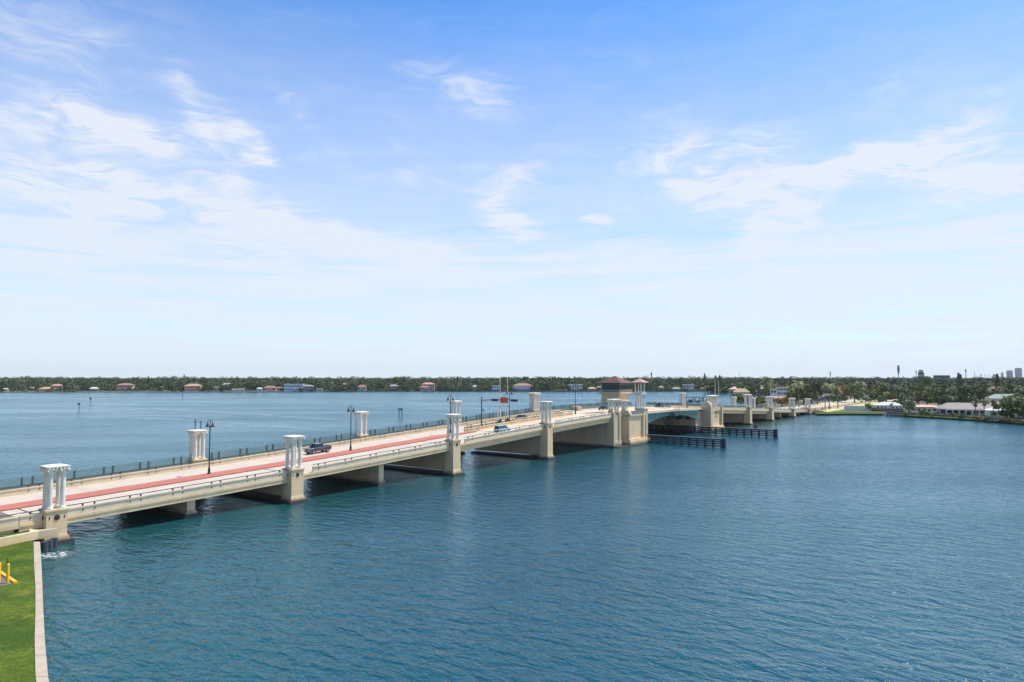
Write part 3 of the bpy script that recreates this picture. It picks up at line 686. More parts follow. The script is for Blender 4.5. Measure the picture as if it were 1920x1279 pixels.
def vehicle(name, s, t, turn, label, cat, mat, L, Wd, prof, cab, wheels, bed=None, wr=.37, group=None):
    """prof: [(x, z bottom, z top shoulder, half width)]; cab: (x0 base, x0 top, x1 top, x1 base, z base, z top)"""
    # nearest road height, pitched with the grade
    g = math.atan((bt(s + 2) - bt(s - 2)) / 4)
    root = on_bridge(name, s, t, bt(s) - 1.0, label, cat, group, turn); root.rotation_euler = (0, -g if abs(turn) < 1 else g, BRZ + turn)
    secs = []
    for (x, zb, zt, hw) in prof:
        secs.append([(x, -hw * .94, zb), (x, hw * .94, zb), (x, hw, zb + .18), (x, hw, zt - .16), (x, hw * .93, zt), (x, -hw * .93, zt), (x, -hw, zt - .16), (x, -hw, zb + .18)])
    loft(secs).build('body', mat, root, bevel=.03)
    x0, x0t, x1t, x1, zb, zt = cab; hw = Wd / 2 - .07; ht = hw - .20
    mb = MB(); mb.add([(x0, -hw, zb), (x1, -hw, zb), (x1, hw, zb), (x0, hw, zb), (x0t, -ht, zt - .05), (x1t, -ht, zt - .05), (x1t, ht, zt - .05), (x0t, ht, zt - .05)], [(3, 2, 1, 0), (4, 5, 6, 7), (0, 1, 5, 4), (1, 2, 6, 5), (2, 3, 7, 6), (3, 0, 4, 7)])
    gl = mb.build('window_glass', 'glass', root)
    mb = MB(); mb.cbox((x0t + x1t) / 2, 0, zt - .02, abs(x1t - x0t) + .12, ht * 2 + .06, .09)
    def lerp(a, b, f): return a + (b - a) * f
    for sy in (-1, 1):
        for (xb, xt) in ((x0, x0t), (x1, x1t), (lerp(x0, x1, .36), lerp(x0t, x1t, .34)), (lerp(x0, x1, .66), lerp(x0t, x1t, .68))):
            mb.add([(xb - .06, sy * (hw + .012), zb), (xb + .06, sy * (hw + .012), zb), (xt + .05, sy * (ht + .012), zt), (xt - .05, sy * (ht + .012), zt),
                    (xb - .06, sy * (hw - .06), zb), (xb + .06, sy * (hw - .06), zb), (xt + .05, sy * (ht - .06), zt), (xt - .05, sy * (ht - .06), zt)],
                   [(0, 1, 2, 3), (7, 6, 5, 4), (0, 3, 7, 4), (1, 5, 6, 2)])
    mb.build('roof', mat, root)
    if bed:
        MB().box(bed[0], bed[1], -Wd / 2 + .16, Wd / 2 - .16, bed[2], bed[2] + .012).build('bed_liner', 'plastic', root)
    for x in wheels:
        for sy in (-1, 1):
            yc = sy * (Wd / 2 - .10)
            w_ = MB().tube([(x, yc - .11, wr), (x, yc + .13, wr)] if sy > 0 else [(x, yc - .13, wr), (x, yc + .11, wr)], wr, 18).build('wheel', 'tyre', root)
            MB().tube([(x, yc + sy * .11, wr), (x, yc + sy * .145, wr)], wr * .60, 12).build('rim', 'rim', w_)
            MB().tube([(x, yc - sy * .16, wr + .05), (x, yc + sy * .06, wr + .05)], wr + .09, 18).build('wheel_arch', 'plastic', w_)
    xf, xr = prof[-1][0], prof[0][0]
    for sy in (-1, 1):
        MB().cbox(xf - .02, sy * (Wd / 2 - .32), prof[-1][2] - .22, .1, .36, .18).build('headlight', 'headlight', root)
        MB().cbox(xr + .02, sy * (Wd / 2 - .16), prof[0][2] - .28, .1, .2, .40).build('tail_light', 'taillight', root)
        MB().cbox(lerp(x1, x1t, .2) - .1, sy * (Wd / 2 + .10), zb + .12, .14, .22, .18).build('mirror', mat, root)
    MB().cbox(xf - .01, 0, .58, .14, Wd - .4, .22).build('front_bumper', 'plastic', root)
    MB().cbox(xr + .01, 0, .55, .14, Wd - .3, .22).build('rear_bumper', 'rim' if bed else 'plastic', root)
    return root
PK = dict(L=5.8, Wd=2.0, prof=[(-2.9, .6, 1.34, .98), (-2.7, .50, 1.36, 1.02), (-.7, .48, 1.32, 1.02), (1.35, .48, 1.32, 1.02), (2.2, .50, 1.28, 1.0), (2.75, .55, 1.18, .95), (2.9, .6, 1.02, .88)], cab=(-.9, -.65, .85, 1.5, 1.3, 2.08), wheels=(-1.85, 1.85), bed=(-2.75, -.95, 1.362), wr=.44)
vehicle('pickup_truck', 55.9, 21.4, math.pi, 'dark grey crew-cab pickup truck driving towards the viewer behind the second near-side pillar', 'pickup truck', 'pickup_paint', **PK)
SV = dict(L=4.9, Wd=1.95, prof=[(-2.45, .45, 1.05, .92), (-2.3, .36, 1.08, .97), (-.5, .34, 1.05, .975), (1.1, .34, 1.02, .975), (1.9, .36, .96, .95), (2.35, .42, .86, .88), (2.45, .5, .74, .8)], cab=(-2.38, -2.1, .35, 1.3, 1.04, 1.86), wheels=(-1.5, 1.5))
vehicle('minivan', 102.2, 6.4, 0, 'pale blue minivan driving away in the near lanes below the red sign', 'minivan', 'van_paint', **SV)
vehicle('sport_utility_vehicle', 228.6, 21.2, math.pi, 'navy sport utility vehicle crossing the lifting span, right of the tiled pavilion', 'suv', 'navy_paint', **SV)
CR = dict(L=4.6, Wd=1.85, prof=[(-2.3, .42, .92, .86), (-2.1, .34, .98, .92), (-.6, .32, .94, .925), (1.0, .32, .92, .925), (1.8, .34, .82, .9), (2.2, .4, .74, .84), (2.3, .46, .64, .76)], cab=(-1.7, -1.0, .3, 1.1, .92, 1.42), wheels=(-1.4, 1.4), wr=.33)
vehicle('sedan_car', 181.0, 21.2, math.pi, 'dark sedan half hidden behind the low colonnade with the red sign', 'car', 'black_paint', **CR)
vehicle('sedan_car', 344.0, 8.0, 0, 'dark car on the bridge left of the third near-side pillar beyond the span', 'car', 'black_paint', **CR)
vehicle('sedan_car', 333.5, 8.2, 0, 'silver grey car following a dark car towards the island', 'car', 'grey_paint', **CR)
vehicle('sedan_car', 131.0, 21.6, math.pi, 'dark car on the far lanes behind the fourth near-side pillar', 'car', 'maroon_paint', **CR)

# ---------------------------------------------------------------- timber fenders along the channel
def fender(p0, p1, n, label, lamp=True):
    a, b = wp(*p0), wp(*p1); d = (b - a); L = d.length; rz = math.atan2(d.y, d.x)
    root = empty('channel_fender', a, rz, label, 'fender', 'dark timber fenders of the shipping channel')
    for z, w in ((.30, .40), (1.0, .38), (1.65, .38), (2.28, .34)): MB().box(0, L, -.30, .02, z, z + w).build('wale', 'timber', root)
    MB().box(-.1, L + .2, -.42, .55, 2.63, 2.76).build('walkway', 'timbertop', root)
    for i in range(n + 1):
        x = L * i / n; c = MB(); c.tube([(x, -.52, -1.2), (x, -.50, 2.72)], .19, 8); c.tube([(x + .1, .30, -1.2), (x + .1, .28, 2.62)], .19, 8); c.build('pile', 'timber', root)
    c = MB()
    for q in ((0, 0), (.45, .1), (.1, .5), (.5, .5), (-.3, .3)): c.tube([(L + .6 + q[0], q[1] - .2, -1.2), (L + .55 + q[0] * .8, q[1] * .8 - .15, 3.0)], .24, 8)
    c.build('end_dolphin', 'timber', root)
    if lamp:
        c = MB(); c.tube([(L + .7, 0, 3.3), (L + .7, 0, 4.4)], .06, 6); c.lathe([(.16, 4.4), (.18, 4.7), (.1, 4.85)], L + .7, 0, 10); c.build('marker_light', 'dark', root)
    return root
fender((174.2, 20), (171.5, -26.0), 17, 'nearer dark timber fender running out from the first bascule pier', True)
f2 = fender((220.2, 27), (219.6, -28.0), 20, 'farther, longer dark timber fender with a round sign near its tip', True)
ns = empty('clearance_board', wp(219.0, -21.5, 2.76), BRZ, 'small round pale board standing on the farther timber fender', 'sign')
MB().tube([(0, 0, 0), (0, 0, 2.2)], .06, 6).build('post', 'timber', ns); MB().tube([(-.05, 0, .95), (.05, 0, .95)], .75, 16).build('board', 'timbertop', ns)

# ---------------------------------------------------------------- near shore: lawn, seawall, retaining wall, bollards
M['lawn'] = None
def grass_mat(name, c1, c2, c3, sc=.35):
    m, T, b = principled(name, c1, .9, 0, .2); p = pos(T)
    c = T.mix(T.ramp(T.noise(p, sc, 5, .65), .38, .62), c1, c2)
    c = T.mix(T.ramp(T.noise(T.mapping(p, scale=(1, 1, 1)), sc * 2.4, 5, .7), .52, .70, 0, .8), c, c3)
    c = T.mix(T.ramp(T.noise(p, 1.6, 6, .75), .42, .62, 0, .55), c, tuple(x * .55 for x in c1))
    c = T.mix(T.ramp(T.noise(p, 5, 6, .75), .40, .68, 0, .75), c, tuple(x * .35 for x in c1))
    c = T.mix(T.ramp(T.noise(p, 12, 4, .8), .50, .75, 0, .5), c, c3)
    T.put(b.inputs['Base Color'], c)
    bp = T.n('ShaderNodeBump'); bp.inputs['Strength'].default_value = .9; bp.inputs['Distance'].default_value = .12; T.put(bp.inputs['Height'], T.noise(p, 6, 5, .7)); T.put(b.inputs['Normal'], bp.outputs[0])
    M[name] = m
grass_mat('lawn', (.045, .105, .006), (.12, .18, .012), (.25, .23, .04), .22)
grass_mat('shore_grass', (.10, .16, .02), (.17, .20, .04), (.26, .24, .09), .05)
M['seawallcap'] = speckle('pinkish_seawall_cap', (.46, .38, .285), (.38, .31, .23), 1.2, .8, bump=.2)
capL = [at(63, 1016, 1.2), at(64, 1060, 1.2), at(66.5, 1100, 1.2), at(66.5, 1150, 1.2), at(65, 1200, 1.2), at(67, 1279, 1.2)]
capR = [at(75, 1016, 1.2), at(77, 1045, 1.2), at(79, 1085, 1.2), at(80.5, 1130, 1.2), at(84, 1200, 1.2), at(91, 1279, 1.2)]
dn = (capL[-1] - capL[-2]).normalized()
capL += [capL[-1] + dn * 14 + Vector((1.5, 0, 0)), capL[-1] + dn * 40 + Vector((6, 0, 0))]; capR += [capR[-1] + dn * 14 + Vector((1.5, 0, 0)), capR[-1] + dn * 40 + Vector((6, 0, 0))]
def resample(P, n):
    out = []
    for i in range(n):
        f = i / (n - 1) * (len(P) - 1); k = min(int(f), len(P) - 2); g = f - k
        g0 = g * g * (3 - 2 * g); out.append(P[k] * (1 - g) + P[k + 1] * g)
    return out
A_, B_ = resample(capL, 44), resample(capR, 44)
sw = empty('seawall', A_[0], 0, 'curved pinkish concrete seawall cap along the edge of the lawn', 'seawall')
mb = MB()
for i in range(43):                                        # cast in lengths with narrow joints
    if i % 3 == 0 and i: f0 = .035
    else: f0 = 0
    a0, a1 = A_[i].lerp(A_[i + 1], f0), A_[i + 1]; b0, b1 = B_[i].lerp(B_[i + 1], f0), B_[i + 1]
    o = A_[0]
    mb.add([(p.x - o.x, p.y - o.y, z - o.z) for z in (.95, 1.22) for p in (a0, b0, b1, a1)], [(3, 2, 1, 0), (4, 5, 6, 7), (0, 1, 5, 4), (1, 2, 6, 5), (2, 3, 7, 6), (3, 0, 4, 7)])
mb.build('wall_cap', 'seawallcap', sw)
mb = MB()
for i in range(43):
    o = A_[0]; a0, a1 = A_[i].lerp(B_[i], .3), A_[i + 1].lerp(B_[i + 1], .3); b0, b1 = A_[i].lerp(B_[i], .85), A_[i + 1].lerp(B_[i + 1], .85)
    mb.add([(p.x - o.x, p.y - o.y, z - o.z) for z in (-1.5, .951) for p in (a0, b0, b1, a1)], [(3, 2, 1, 0), (4, 5, 6, 7), (0, 1, 5, 4), (1, 2, 6, 5), (2, 3, 7, 6), (3, 0, 4, 7)])
mb.build('wall_face', 'pier', sw)
lawn_poly = [(p.x, p.y) for p in A_] + [(-30, -40), (-400, -40), (-400, 220)] + [tuple(wp(-62, 34)[:2]), tuple(wp(-5.0, 31)[:2]), tuple(wp(-4.5, 1.4)[:2])]
mb = MB(); mb.prism(lawn_poly, -1.5, 1.16); tag(mb.build('lawn', 'lawn'), kind='structure', label='green and yellow mown lawn behind the seawall')
# wall around the planted triangle by the first pillar
wa = [at(-60, 1027, 2.1), at(0, 1011, 2.1), at(72, 996, 2.15), at(109, 991, 2.15)]
wi = [at(-60, 1018, 2.1), at(0, 1004, 2.1), at(60, 990, 2.15), at(64, 983, 2.15)]
rw = empty('retaining_wall', wa[1], 0, 'low cream wall with a pale top holding the grass wedge beside the first pillar', 'wall')
mb = MB(); o = wa[1]; q3 = at(83, 979, 2.15)
out = [(p.x - o.x, p.y - o.y) for p in (wa[0], wa[1], wa[2], wa[3])]
dirv = (wa[2] - wa[1]).normalized(); nrm = Vector((-dirv.y, dirv.x, 0))
inn = [(p.x - o.x, p.y - o.y) for p in (wa[0] + nrm * .35, wa[1] + nrm * .35, wa[2] + nrm * .40 - dirv * .9)]
back = [tuple((wp(-4.2, 1.7) - o)[:2]), tuple((wp(-3.7, .3) - o)[:2])]
mb.prism([out[0], out[1], out[2], out[3], back[1], back[0], inn[2], inn[1], inn[0]], -1.0, 2.0 - o.z)
mb.build('wall_body', 'cream', rw)
mb = MB(); mb.prism([out[0], out[1], out[2], out[3], back[1], back[0], inn[2], inn[1], inn[0]], 2.001 - o.z, 2.2 - o.z); mb.build('coping', 'creamtop', rw, bevel=.02)
mb = MB(); mb.prism([tuple((Vector((*i_, 0)) + o)[:2]) for i_ in inn] + [tuple(wp(-4.4, 1.7)[:2]), tuple(wp(-30, 1.9)[:2])], 1.1, 2.02); tag(mb.build('grass_wedge', 'lawn'), kind='structure')
# dark sheet piles in the corner under the wall
sp = empty('sheet_pile_corner', at(88, 1030, 0), 0, 'dark blue sheet piling under the cream wall at the water', 'sheet piling')
for i, (px, py) in enumerate(((80, 1034), (89, 1031), (98, 1027))):
    p = at(px, py, 0) - at(88, 1030, 0); MB().tube([(p.x, p.y + .3, -1), (p.x, p.y + .3, 1.15)], .42, 10).build('pile', 'timber', sp)
for px, py, lb in ((-2, 1092, 'yellow steel post at the left edge of the lawn'), (14, 1094, 'yellow steel post with a dark rod, on the lawn beside the yellow curb')):
    b0 = empty('yellow_bollard', at(px, py, 1.16), 0, lb, 'bollard', 'yellow bollards on the lawn')
    MB().lathe([(.14, 0), (.14, 1.85), (.12, 1.93), (.06, 1.98)], 0, 0, 12).build('post', 'yellow', b0)
b0 = empty('signal_rod', at(13, 1078, 1.16), 0, 'thin dark rod standing behind the yellow posts', 'rod'); MB().tube([(0, 0, 0), (0, 0, 1.7)], .05, 6).build('rod', 'dark', b0)
yk = empty('yellow_curb', at(6, 1096, 1.16), 0, 'yellow painted curb around a small paved corner', 'curb')
ks = [at(29, 1094, 1.16), at(8, 1080, 1.16), at(-25, 1060, 1.16)]
mb = MB(); o = yk.location
for i in range(2):
    p, q = ks[i] - o, ks[i + 1] - o; dd = (q - p).normalized(); nn = Vector((-dd.y, dd.x, 0)) * .16
    mb.add([tuple(v + Vector((0, 0, z))) for z in (0, .2) for v in (p - nn, q - nn, q + nn, p + nn)], [(3, 2, 1, 0), (4, 5, 6, 7), (0, 1, 5, 4), (1, 2, 6, 5), (2, 3, 7, 6), (3, 0, 4, 7)])
mb.build('curb_edge', 'yellow', yk)
mb = MB(); mb.prism([tuple((k_ - o)[:2]) for k_ in (ks[0], ks[1], ks[2])] + [tuple((at(-25, 1104, 1.16) - o)[:2])], .0, .03); mb.build('paving', 'asphalt', yk)

# ---------------------------------------------------------------- land
rng = np.random.default_rng(7); random.seed(7)
M['soil'] = speckle('shore_soil', (.16, .14, .09), (.10, .11, .05), .03, .95)
M['sand'] = speckle('pale_beach_sand', (.55, .48, .36), (.45, .38, .27), .05, .9)
M['seawall'] = speckle('weathered_seawall', (.17, .135, .10), (.09, .08, .065), .3, .9, streak=.3)
M['dry_grass'] = speckle('dry_causeway_grass', (.52, .46, .24), (.38, .38, .14), .12, .9)
island = [tuple(wp(391, 2.2)[:2])] + [tuple(at(px, py)[:2]) for px, py in ((1532, 777.5), (1560, 777), (1590, 777), (1625, 777.5), (1662, 779), (1700, 781), (1750, 784), (1800, 787), (1860, 791), (1930, 797))] + \
         [(420, 260), (1500, 240), (6000, 900), (6000, 1070), (520, 1060), (330, 1040), (262, 800), (222, 640), (196, 560), (176, 480), tuple(wp(391, 29)[:2])]
mb = MB(); mb.prism(island, -1.5, .95); tag(mb.build('land', 'soil'), kind='structure', label='low island with houses and palms at the far end of the bridge')
shoreL = [(px, py) for px, py in ((-300, 737), (0, 736), (130, 735.6), (250, 735.4), (400, 735), (620, 734), (800, 733.6), (1000, 733.8), (1150, 734), (1380, 733.8))]
shore = [at(px, py) for px, py in shoreL]
main = [tuple(p[:2]) for p in shore] + [(520, 1062), (6000, 1072), (9000, 9800), (-9000, 9800), (-5000, 700)]
mb = MB(); mb.prism(main, -1.5, .9); tag(mb.build('mainland', 'soil'), kind='structure', label='flat mainland shore across the bay')
def strip(P, w, z0, z1, name, mat, label=None, parent=None):
    """wall or bank following a polyline, w wide towards its left"""
    mb = MB()
    for i in range(len(P) - 1):
        a, b = Vector((*P[i][:2], 0)), Vector((*P[i + 1][:2], 0)); d = (b - a).normalized(); n = Vector((-d.y, d.x, 0)) * w
        mb.add([(p.x, p.y, z) for z in (z0, z1) for p in (a, b, b + n, a + n)], [(3, 2, 1, 0), (4, 5, 6, 7), (0, 1, 5, 4), (1, 2, 6, 5), (2, 3, 7, 6), (3, 0, 4, 7)])
    o = mb.build(name, mat, parent)
    if label: tag(o, label, name.replace('_', ' '))
    return o
P3 = lambda pts: [p - Vector((0, 1.2, 0)) for p in pts]
strip(P3(shore[0:6]), 9, -1, 1.5, 'beach', 'sand'); bpy.data.objects['beach']['kind'] = 'structure'
strip(P3(shore[5:]), 2.5, -1, 1.5, 'seawall', 'seawall', 'long dark seawall of the mainland shore across the bay')
isl = [Vector((*p, 0)) for p in island]
strip([p + Vector((0, -.3, 0)) for p in isl[0:4]], .9, -1, 1.3, 'seawall', 'seawall', 'dark rough seawall where the bridge meets the island')
strip([p + Vector((0, -.3, 0)) for p in isl[3:6]], .9, -1, 1.9, 'seawall', 'creamtop', 'straight white seawall below the small green lawn on the island')
strip([p + Vector((0, -.3, 0)) for p in isl[5:11]], .9, -1, 2.0, 'seawall', 'seawall', 'brown island seawall in front of the low houses')
# causeway embankment behind the bridge end
mb = MB(); mb.sweep(lambda s: [(s, 1.9, -1), (s, TF - .5, -1), (s, TF - .5, bt(s) - 1.31), (s, 1.9, bt(s) - 1.31)], srange(391.5, 700, 6)); emb = mb.build('embankment', 'cream', bridge)
for k, (t0, z1, m_) in enumerate(((-6.5, 1.8, 'dry_grass'), (-1.5, 2.6, 'dry_grass'))):
    mb = MB(); mb.sweep(lambda s: [(s, t0 - 3, .9), (s, t0 + 8.2, .9), (s, t0 + 8.2 if k else t0 + 5, min(z1, bt(s) - .9)), (s, t0, .96)], srange(404, 700, 8))
    tag(mb.build('grass_bank', m_), kind='structure'); o = bpy.data.objects['grass_bank' if k == 0 else 'grass_bank.001']; o.location = ORG; o.rotation_euler = (0, 0, BRZ)
barrier(392, 640, 1.9)
lawn2 = [at(px, py, .95) for px, py in ((1528, 776), (1592, 775.4), (1655, 776), (1652, 768), (1600, 765), (1545, 770))]
mb = MB(); mb.prism([tuple(p[:2]) for p in lawn2], .5, 1.02); tag(mb.build('lawn_patch', 'shore_grass'), kind='structure')
mb = MB(); mb.prism([tuple(p[:2]) for p in (at(1700, 779, 1), at(1760, 782, 1), at(1860, 788, 1), at(1930, 794, 1), at(1930, 786, 1), at(1820, 780, 1), at(1700, 775, 1))], .5, 1.03); tag(mb.build('lawn_patch', 'shore_grass'), kind='structure')

# ---------------------------------------------------------------- houses
for nm, c1, c2 in (('w_white', (.74, .73, .72), (.66, .65, .64)), ('w_cream', (.66, .58, .44), (.60, .52, .38)), ('w_pink', (.62, .42, .36), (.56, .37, .31)), ('w_grey', (.36, .36, .36), (.30, .30, .31)), ('w_blue', (.40, .47, .62), (.34, .40, .56)),
                   ('r_red', (.36, .19, .14), (.30, .15, .11)), ('r_orange', (.50, .30, .20), (.42, .24, .16)), ('r_grey', (.36, .31, .27), (.29, .26, .23)), ('r_white', (.62, .60, .57), (.54, .53, .50)), ('r_tan', (.50, .38, .26), (.42, .32, .22)), ('r_green', (.34, .38, .33), (.28, .33, .28)), ('r_pink', (.62, .42, .33), (.54, .36, .28)), ('r_yellow', (.48, .37, .20), (.42, .32, .17))):
    M[nm] = speckle(nm.replace('w_', 'stucco_').replace('r_', 'roofing_'), c1, c2, .6, .85, streak=.08)
def house(label, loc, w, d, h, rh, wall, roof, rot=0.0, kind='hip', nwin=4, storeys=1, over=.6, door=True, cat='house', name='house', extra=None):
    root = empty(name, loc, rot, label, cat)
    MB().box(-w / 2, w / 2, 0, d, -.5, h).build('wall', wall, root)
    if kind == 'flat':
        MB().box(-w / 2 - over, w / 2 + over, -over, d + over, h, h + rh).build('roof', roof, root)
    elif kind == 'gable':
        X = w / 2 + over; Y0, Y1 = -over, d + over; mb = MB()
        mb.add([(-X, Y0, h), (X, Y0, h), (X, Y1, h), (-X, Y1, h), (-X, (Y0 + Y1) / 2, h + rh), (X, (Y0 + Y1) / 2, h + rh)], [(0, 1, 5, 4), (2, 3, 4, 5), (0, 4, 3), (1, 2, 5), (3, 2, 1, 0)]); mb.build('roof', roof, root)
    else:
        mb = MB(); mb.T = Matrix.Translation((0, d / 2, 0)); hip_roof(mb, w, d, h + .2, rh, over, max(0, (w - d) / 2)); mb.build('roof', roof, root)
    per = max(1, nwin); sh = h / storeys
    for st_ in range(storeys):
        for i in range(per):
            x = -w / 2 + w * (i + .5) / per; ww = min(2.2, w / per * .62)
            if door and st_ == 0 and i == per // 2: MB().cbox(x, -.04, 1.05, ww, .12, 2.1).build('door', 'glass', root); continue
            f = MB().cbox(x, -.05, st_ * sh + sh * .55, ww, .12, sh * .42).build('window', 'glass', root)
            if w > 12 and loc[1] < 700: MB().box(x - ww / 2 - .12, x + ww / 2 + .12, -.16, 0, st_ * sh + sh * .34 - .14, st_ * sh + sh * .34).build('sill', 'w_white', f)
    if extra: extra(root)
    return root
def arcade(n, w, h, mat='w_white', d=2.2):
    def f(root):
        for i in range(n): MB().cbox(-w / 2 + w * i / (n - 1), -d, h / 2, .38, .38, h).build('column', mat, root)
        MB().box(-w / 2 - .3, w / 2 + .3, -d - .3, -.06, h, h + .3).build('porch_roof', mat, root)
    return f
# far shore: (px of centre, width px, distance, wall height m, roof height m, wall, roof, kind, windows, storeys, label)
FAR = [(38, 17, 1075, 7.5, 1.2, 'w_white', 'r_white', 'flat', 4, 2, 'white two storey house at the left end of the far shore'),
       (11, 9, 1010, 3.2, 1.2, 'w_cream', 'r_white', 'hip', 3, 1, 'tiny pale cottage at the very left of the far shore'),
       (60, 8, 1030, 4.4, 1.4, 'w_white', 'r_white', 'hip', 2, 1, 'small white house between the first white house and the orange roofs'),
       (88, 23, 1012, 3.3, 3.0, 'w_cream', 'r_orange', 'hip', 5, 1, 'low house with a long bright orange roof on the far beach'),
       (108, 17, 1030, 7.8, 2.6, 'w_pink', 'r_orange', 'hip', 4, 2, 'two storey pink house with an orange roof right of the low orange roofed house'),
       (177, 13, 1012, 3.8, 2.2, 'w_cream', 'r_white', 'hip', 3, 1, 'small cream beach house between the orange roofs and the pink mansion'),
       (235, 27, 1032, 8.8, 2.6, 'w_pink', 'r_red', 'hip', 6, 2, 'pink two storey mansion with a dusky red roof on the far shore'),
       (305, 7, 1040, 5.0, 1.5, 'w_cream', 'r_tan', 'hip', 2, 1, 'small cream house among trees right of the pink mansion'),
       (362, 28, 1030, 7.4, 3.4, 'w_pink', 'r_orange', 'hip', 6, 2, 'wide terracotta mansion with an orange roof below the left antenna mast'),
       (408, 11, 1045, 5.6, 1.2, 'w_white', 'r_white', 'flat', 3, 1, 'white box house right of the terracotta mansion'),
       (425, 14, 1065, 9.0, 2.6, 'w_grey', 'r_white', 'gable', 3, 2, 'pale grey house with a steep light gable on the far shore'),
       (447, 20, 1020, 2.6, 1.2, 'w_white', 'r_white', 'flat', 5, 1, 'long low white boathouse on the far waterline'),
       (487, 9, 1022, 3.6, 1.6, 'w_white', 'r_white', 'hip', 2, 1, 'small white waterside hut between boathouse and red roofed house'),
       (507, 22, 1030, 5.0, 2.6, 'w_pink', 'r_red', 'hip', 5, 1, 'pinkish house with a deep red roof left of the big grey house'),
       (526, 11, 1040, 4.0, 2.0, 'w_cream', 'r_tan', 'hip', 3, 1, 'cream bungalow squeezed between the red roof and the grey house'),
       (551, 34, 1032, 9.4, 1.0, 'w_white', 'r_white', 'flat', 8, 2, 'big whitish modern villa with many dark windows on the far shore'),
       (578, 19, 1038, 7.0, 2.0, 'w_grey', 'r_grey', 'hip', 4, 2, 'grey house adjoining the big whitish villa'),
       (599, 9, 1030, 3.0, 1.0, 'w_cream', 'r_white', 'flat', 2, 1, 'small pale shed right of the grey house on the far shore'),
       (648, 9, 1085, 9.5, 1.8, 'w_cream', 'r_orange', 'hip', 2, 2, 'little orange roofed house peeping over the far shore trees'),
       (679, 15, 1050, 5.8, 3.2, 'w_pink', 'r_red', 'hip', 3, 1, 'steep red roofed house between round green trees'),
       (738, 17, 1075, 6.8, 2.2, 'w_grey', 'r_grey', 'hip', 4, 2, 'grey house set back behind the far green lawn'),
       (803, 24, 1058, 9.8, 2.6, 'w_pink', 'r_orange', 'hip', 6, 3, 'salmon pink mansion with stepped orange roofs on the far shore'),
       (796, 17, 1050, 5.2, 2.0, 'w_pink', 'r_red', 'hip', 4, 1, 'lower front wing of the salmon pink mansion'),
       (890, 7, 1062, 6.6, 1.6, 'w_white', 'r_white', 'hip', 2, 1, 'white cottage under dark trees left of the signal mast'),
       (929, 13, 1058, 7.0, 1.0, 'w_white', 'r_white', 'flat', 3, 2, 'white flat roofed house seen between the raised barrier arms'),
       (980, 37, 1058, 7.6, 3.6, 'w_white', 'r_red', 'hip', 7, 2, 'large white villa with arches and a broad red roof on the far shore'),
       (1079, 25, 1060, 8.8, .8, 'w_white', 'r_white', 'flat', 5, 2, 'angular bright white modern house behind the street lamp'),
       (1110, 15, 1052, 3.2, 2.4, 'w_cream', 'r_tan', 'hip', 3, 1, 'low boathouse with a tan hipped roof left of the keeper house'),
       (1124, 11, 1062, 5.0, 1.5, 'w_white', 'r_grey', 'hip', 3, 1, 'white cottage just left of the keeper house roof'),
       (1239, 9, 1062, 5.0, 2.0, 'w_cream', 'r_tan', 'hip', 2, 1, 'pale tan cottage right of the tiled pavilion'),
       (1266, 22, 1058, 3.0, 2.0, 'w_cream', 'r_green', 'hip', 5, 1, 'long low boathouse with a greenish roof on the far waterline'),
       (1291, 19, 1062, 8.6, 1.0, 'w_white', 'r_white', 'flat', 4, 2, 'bright white rounded house above the far seawall'),
       (1328, 27, 1056, 3.6, 2.6, 'w_cream', 'r_red', 'hip', 6, 1, 'long low red roofed house left of the island trees'),
       (1362, 16, 1056, 4.0, 2.2, 'w_pink', 'r_red', 'hip', 4, 1, 'pink bungalow with a red roof behind the raised gates')]
for (px, wpx, Y, h, rh, wl, rf_, kd, nw, st_, lb) in FAR:
    w = wpx * Y / FPX; ex = arcade(7, w * .9, h * .52) if px == 980 else None
    house(lb, dist(px, Y, .9), w, w * .55, h, rh, wl, rf_, -math.atan2((px - 960) / FPX, 1) * .5, kd, nw, st_, over=.8, extra=ex)
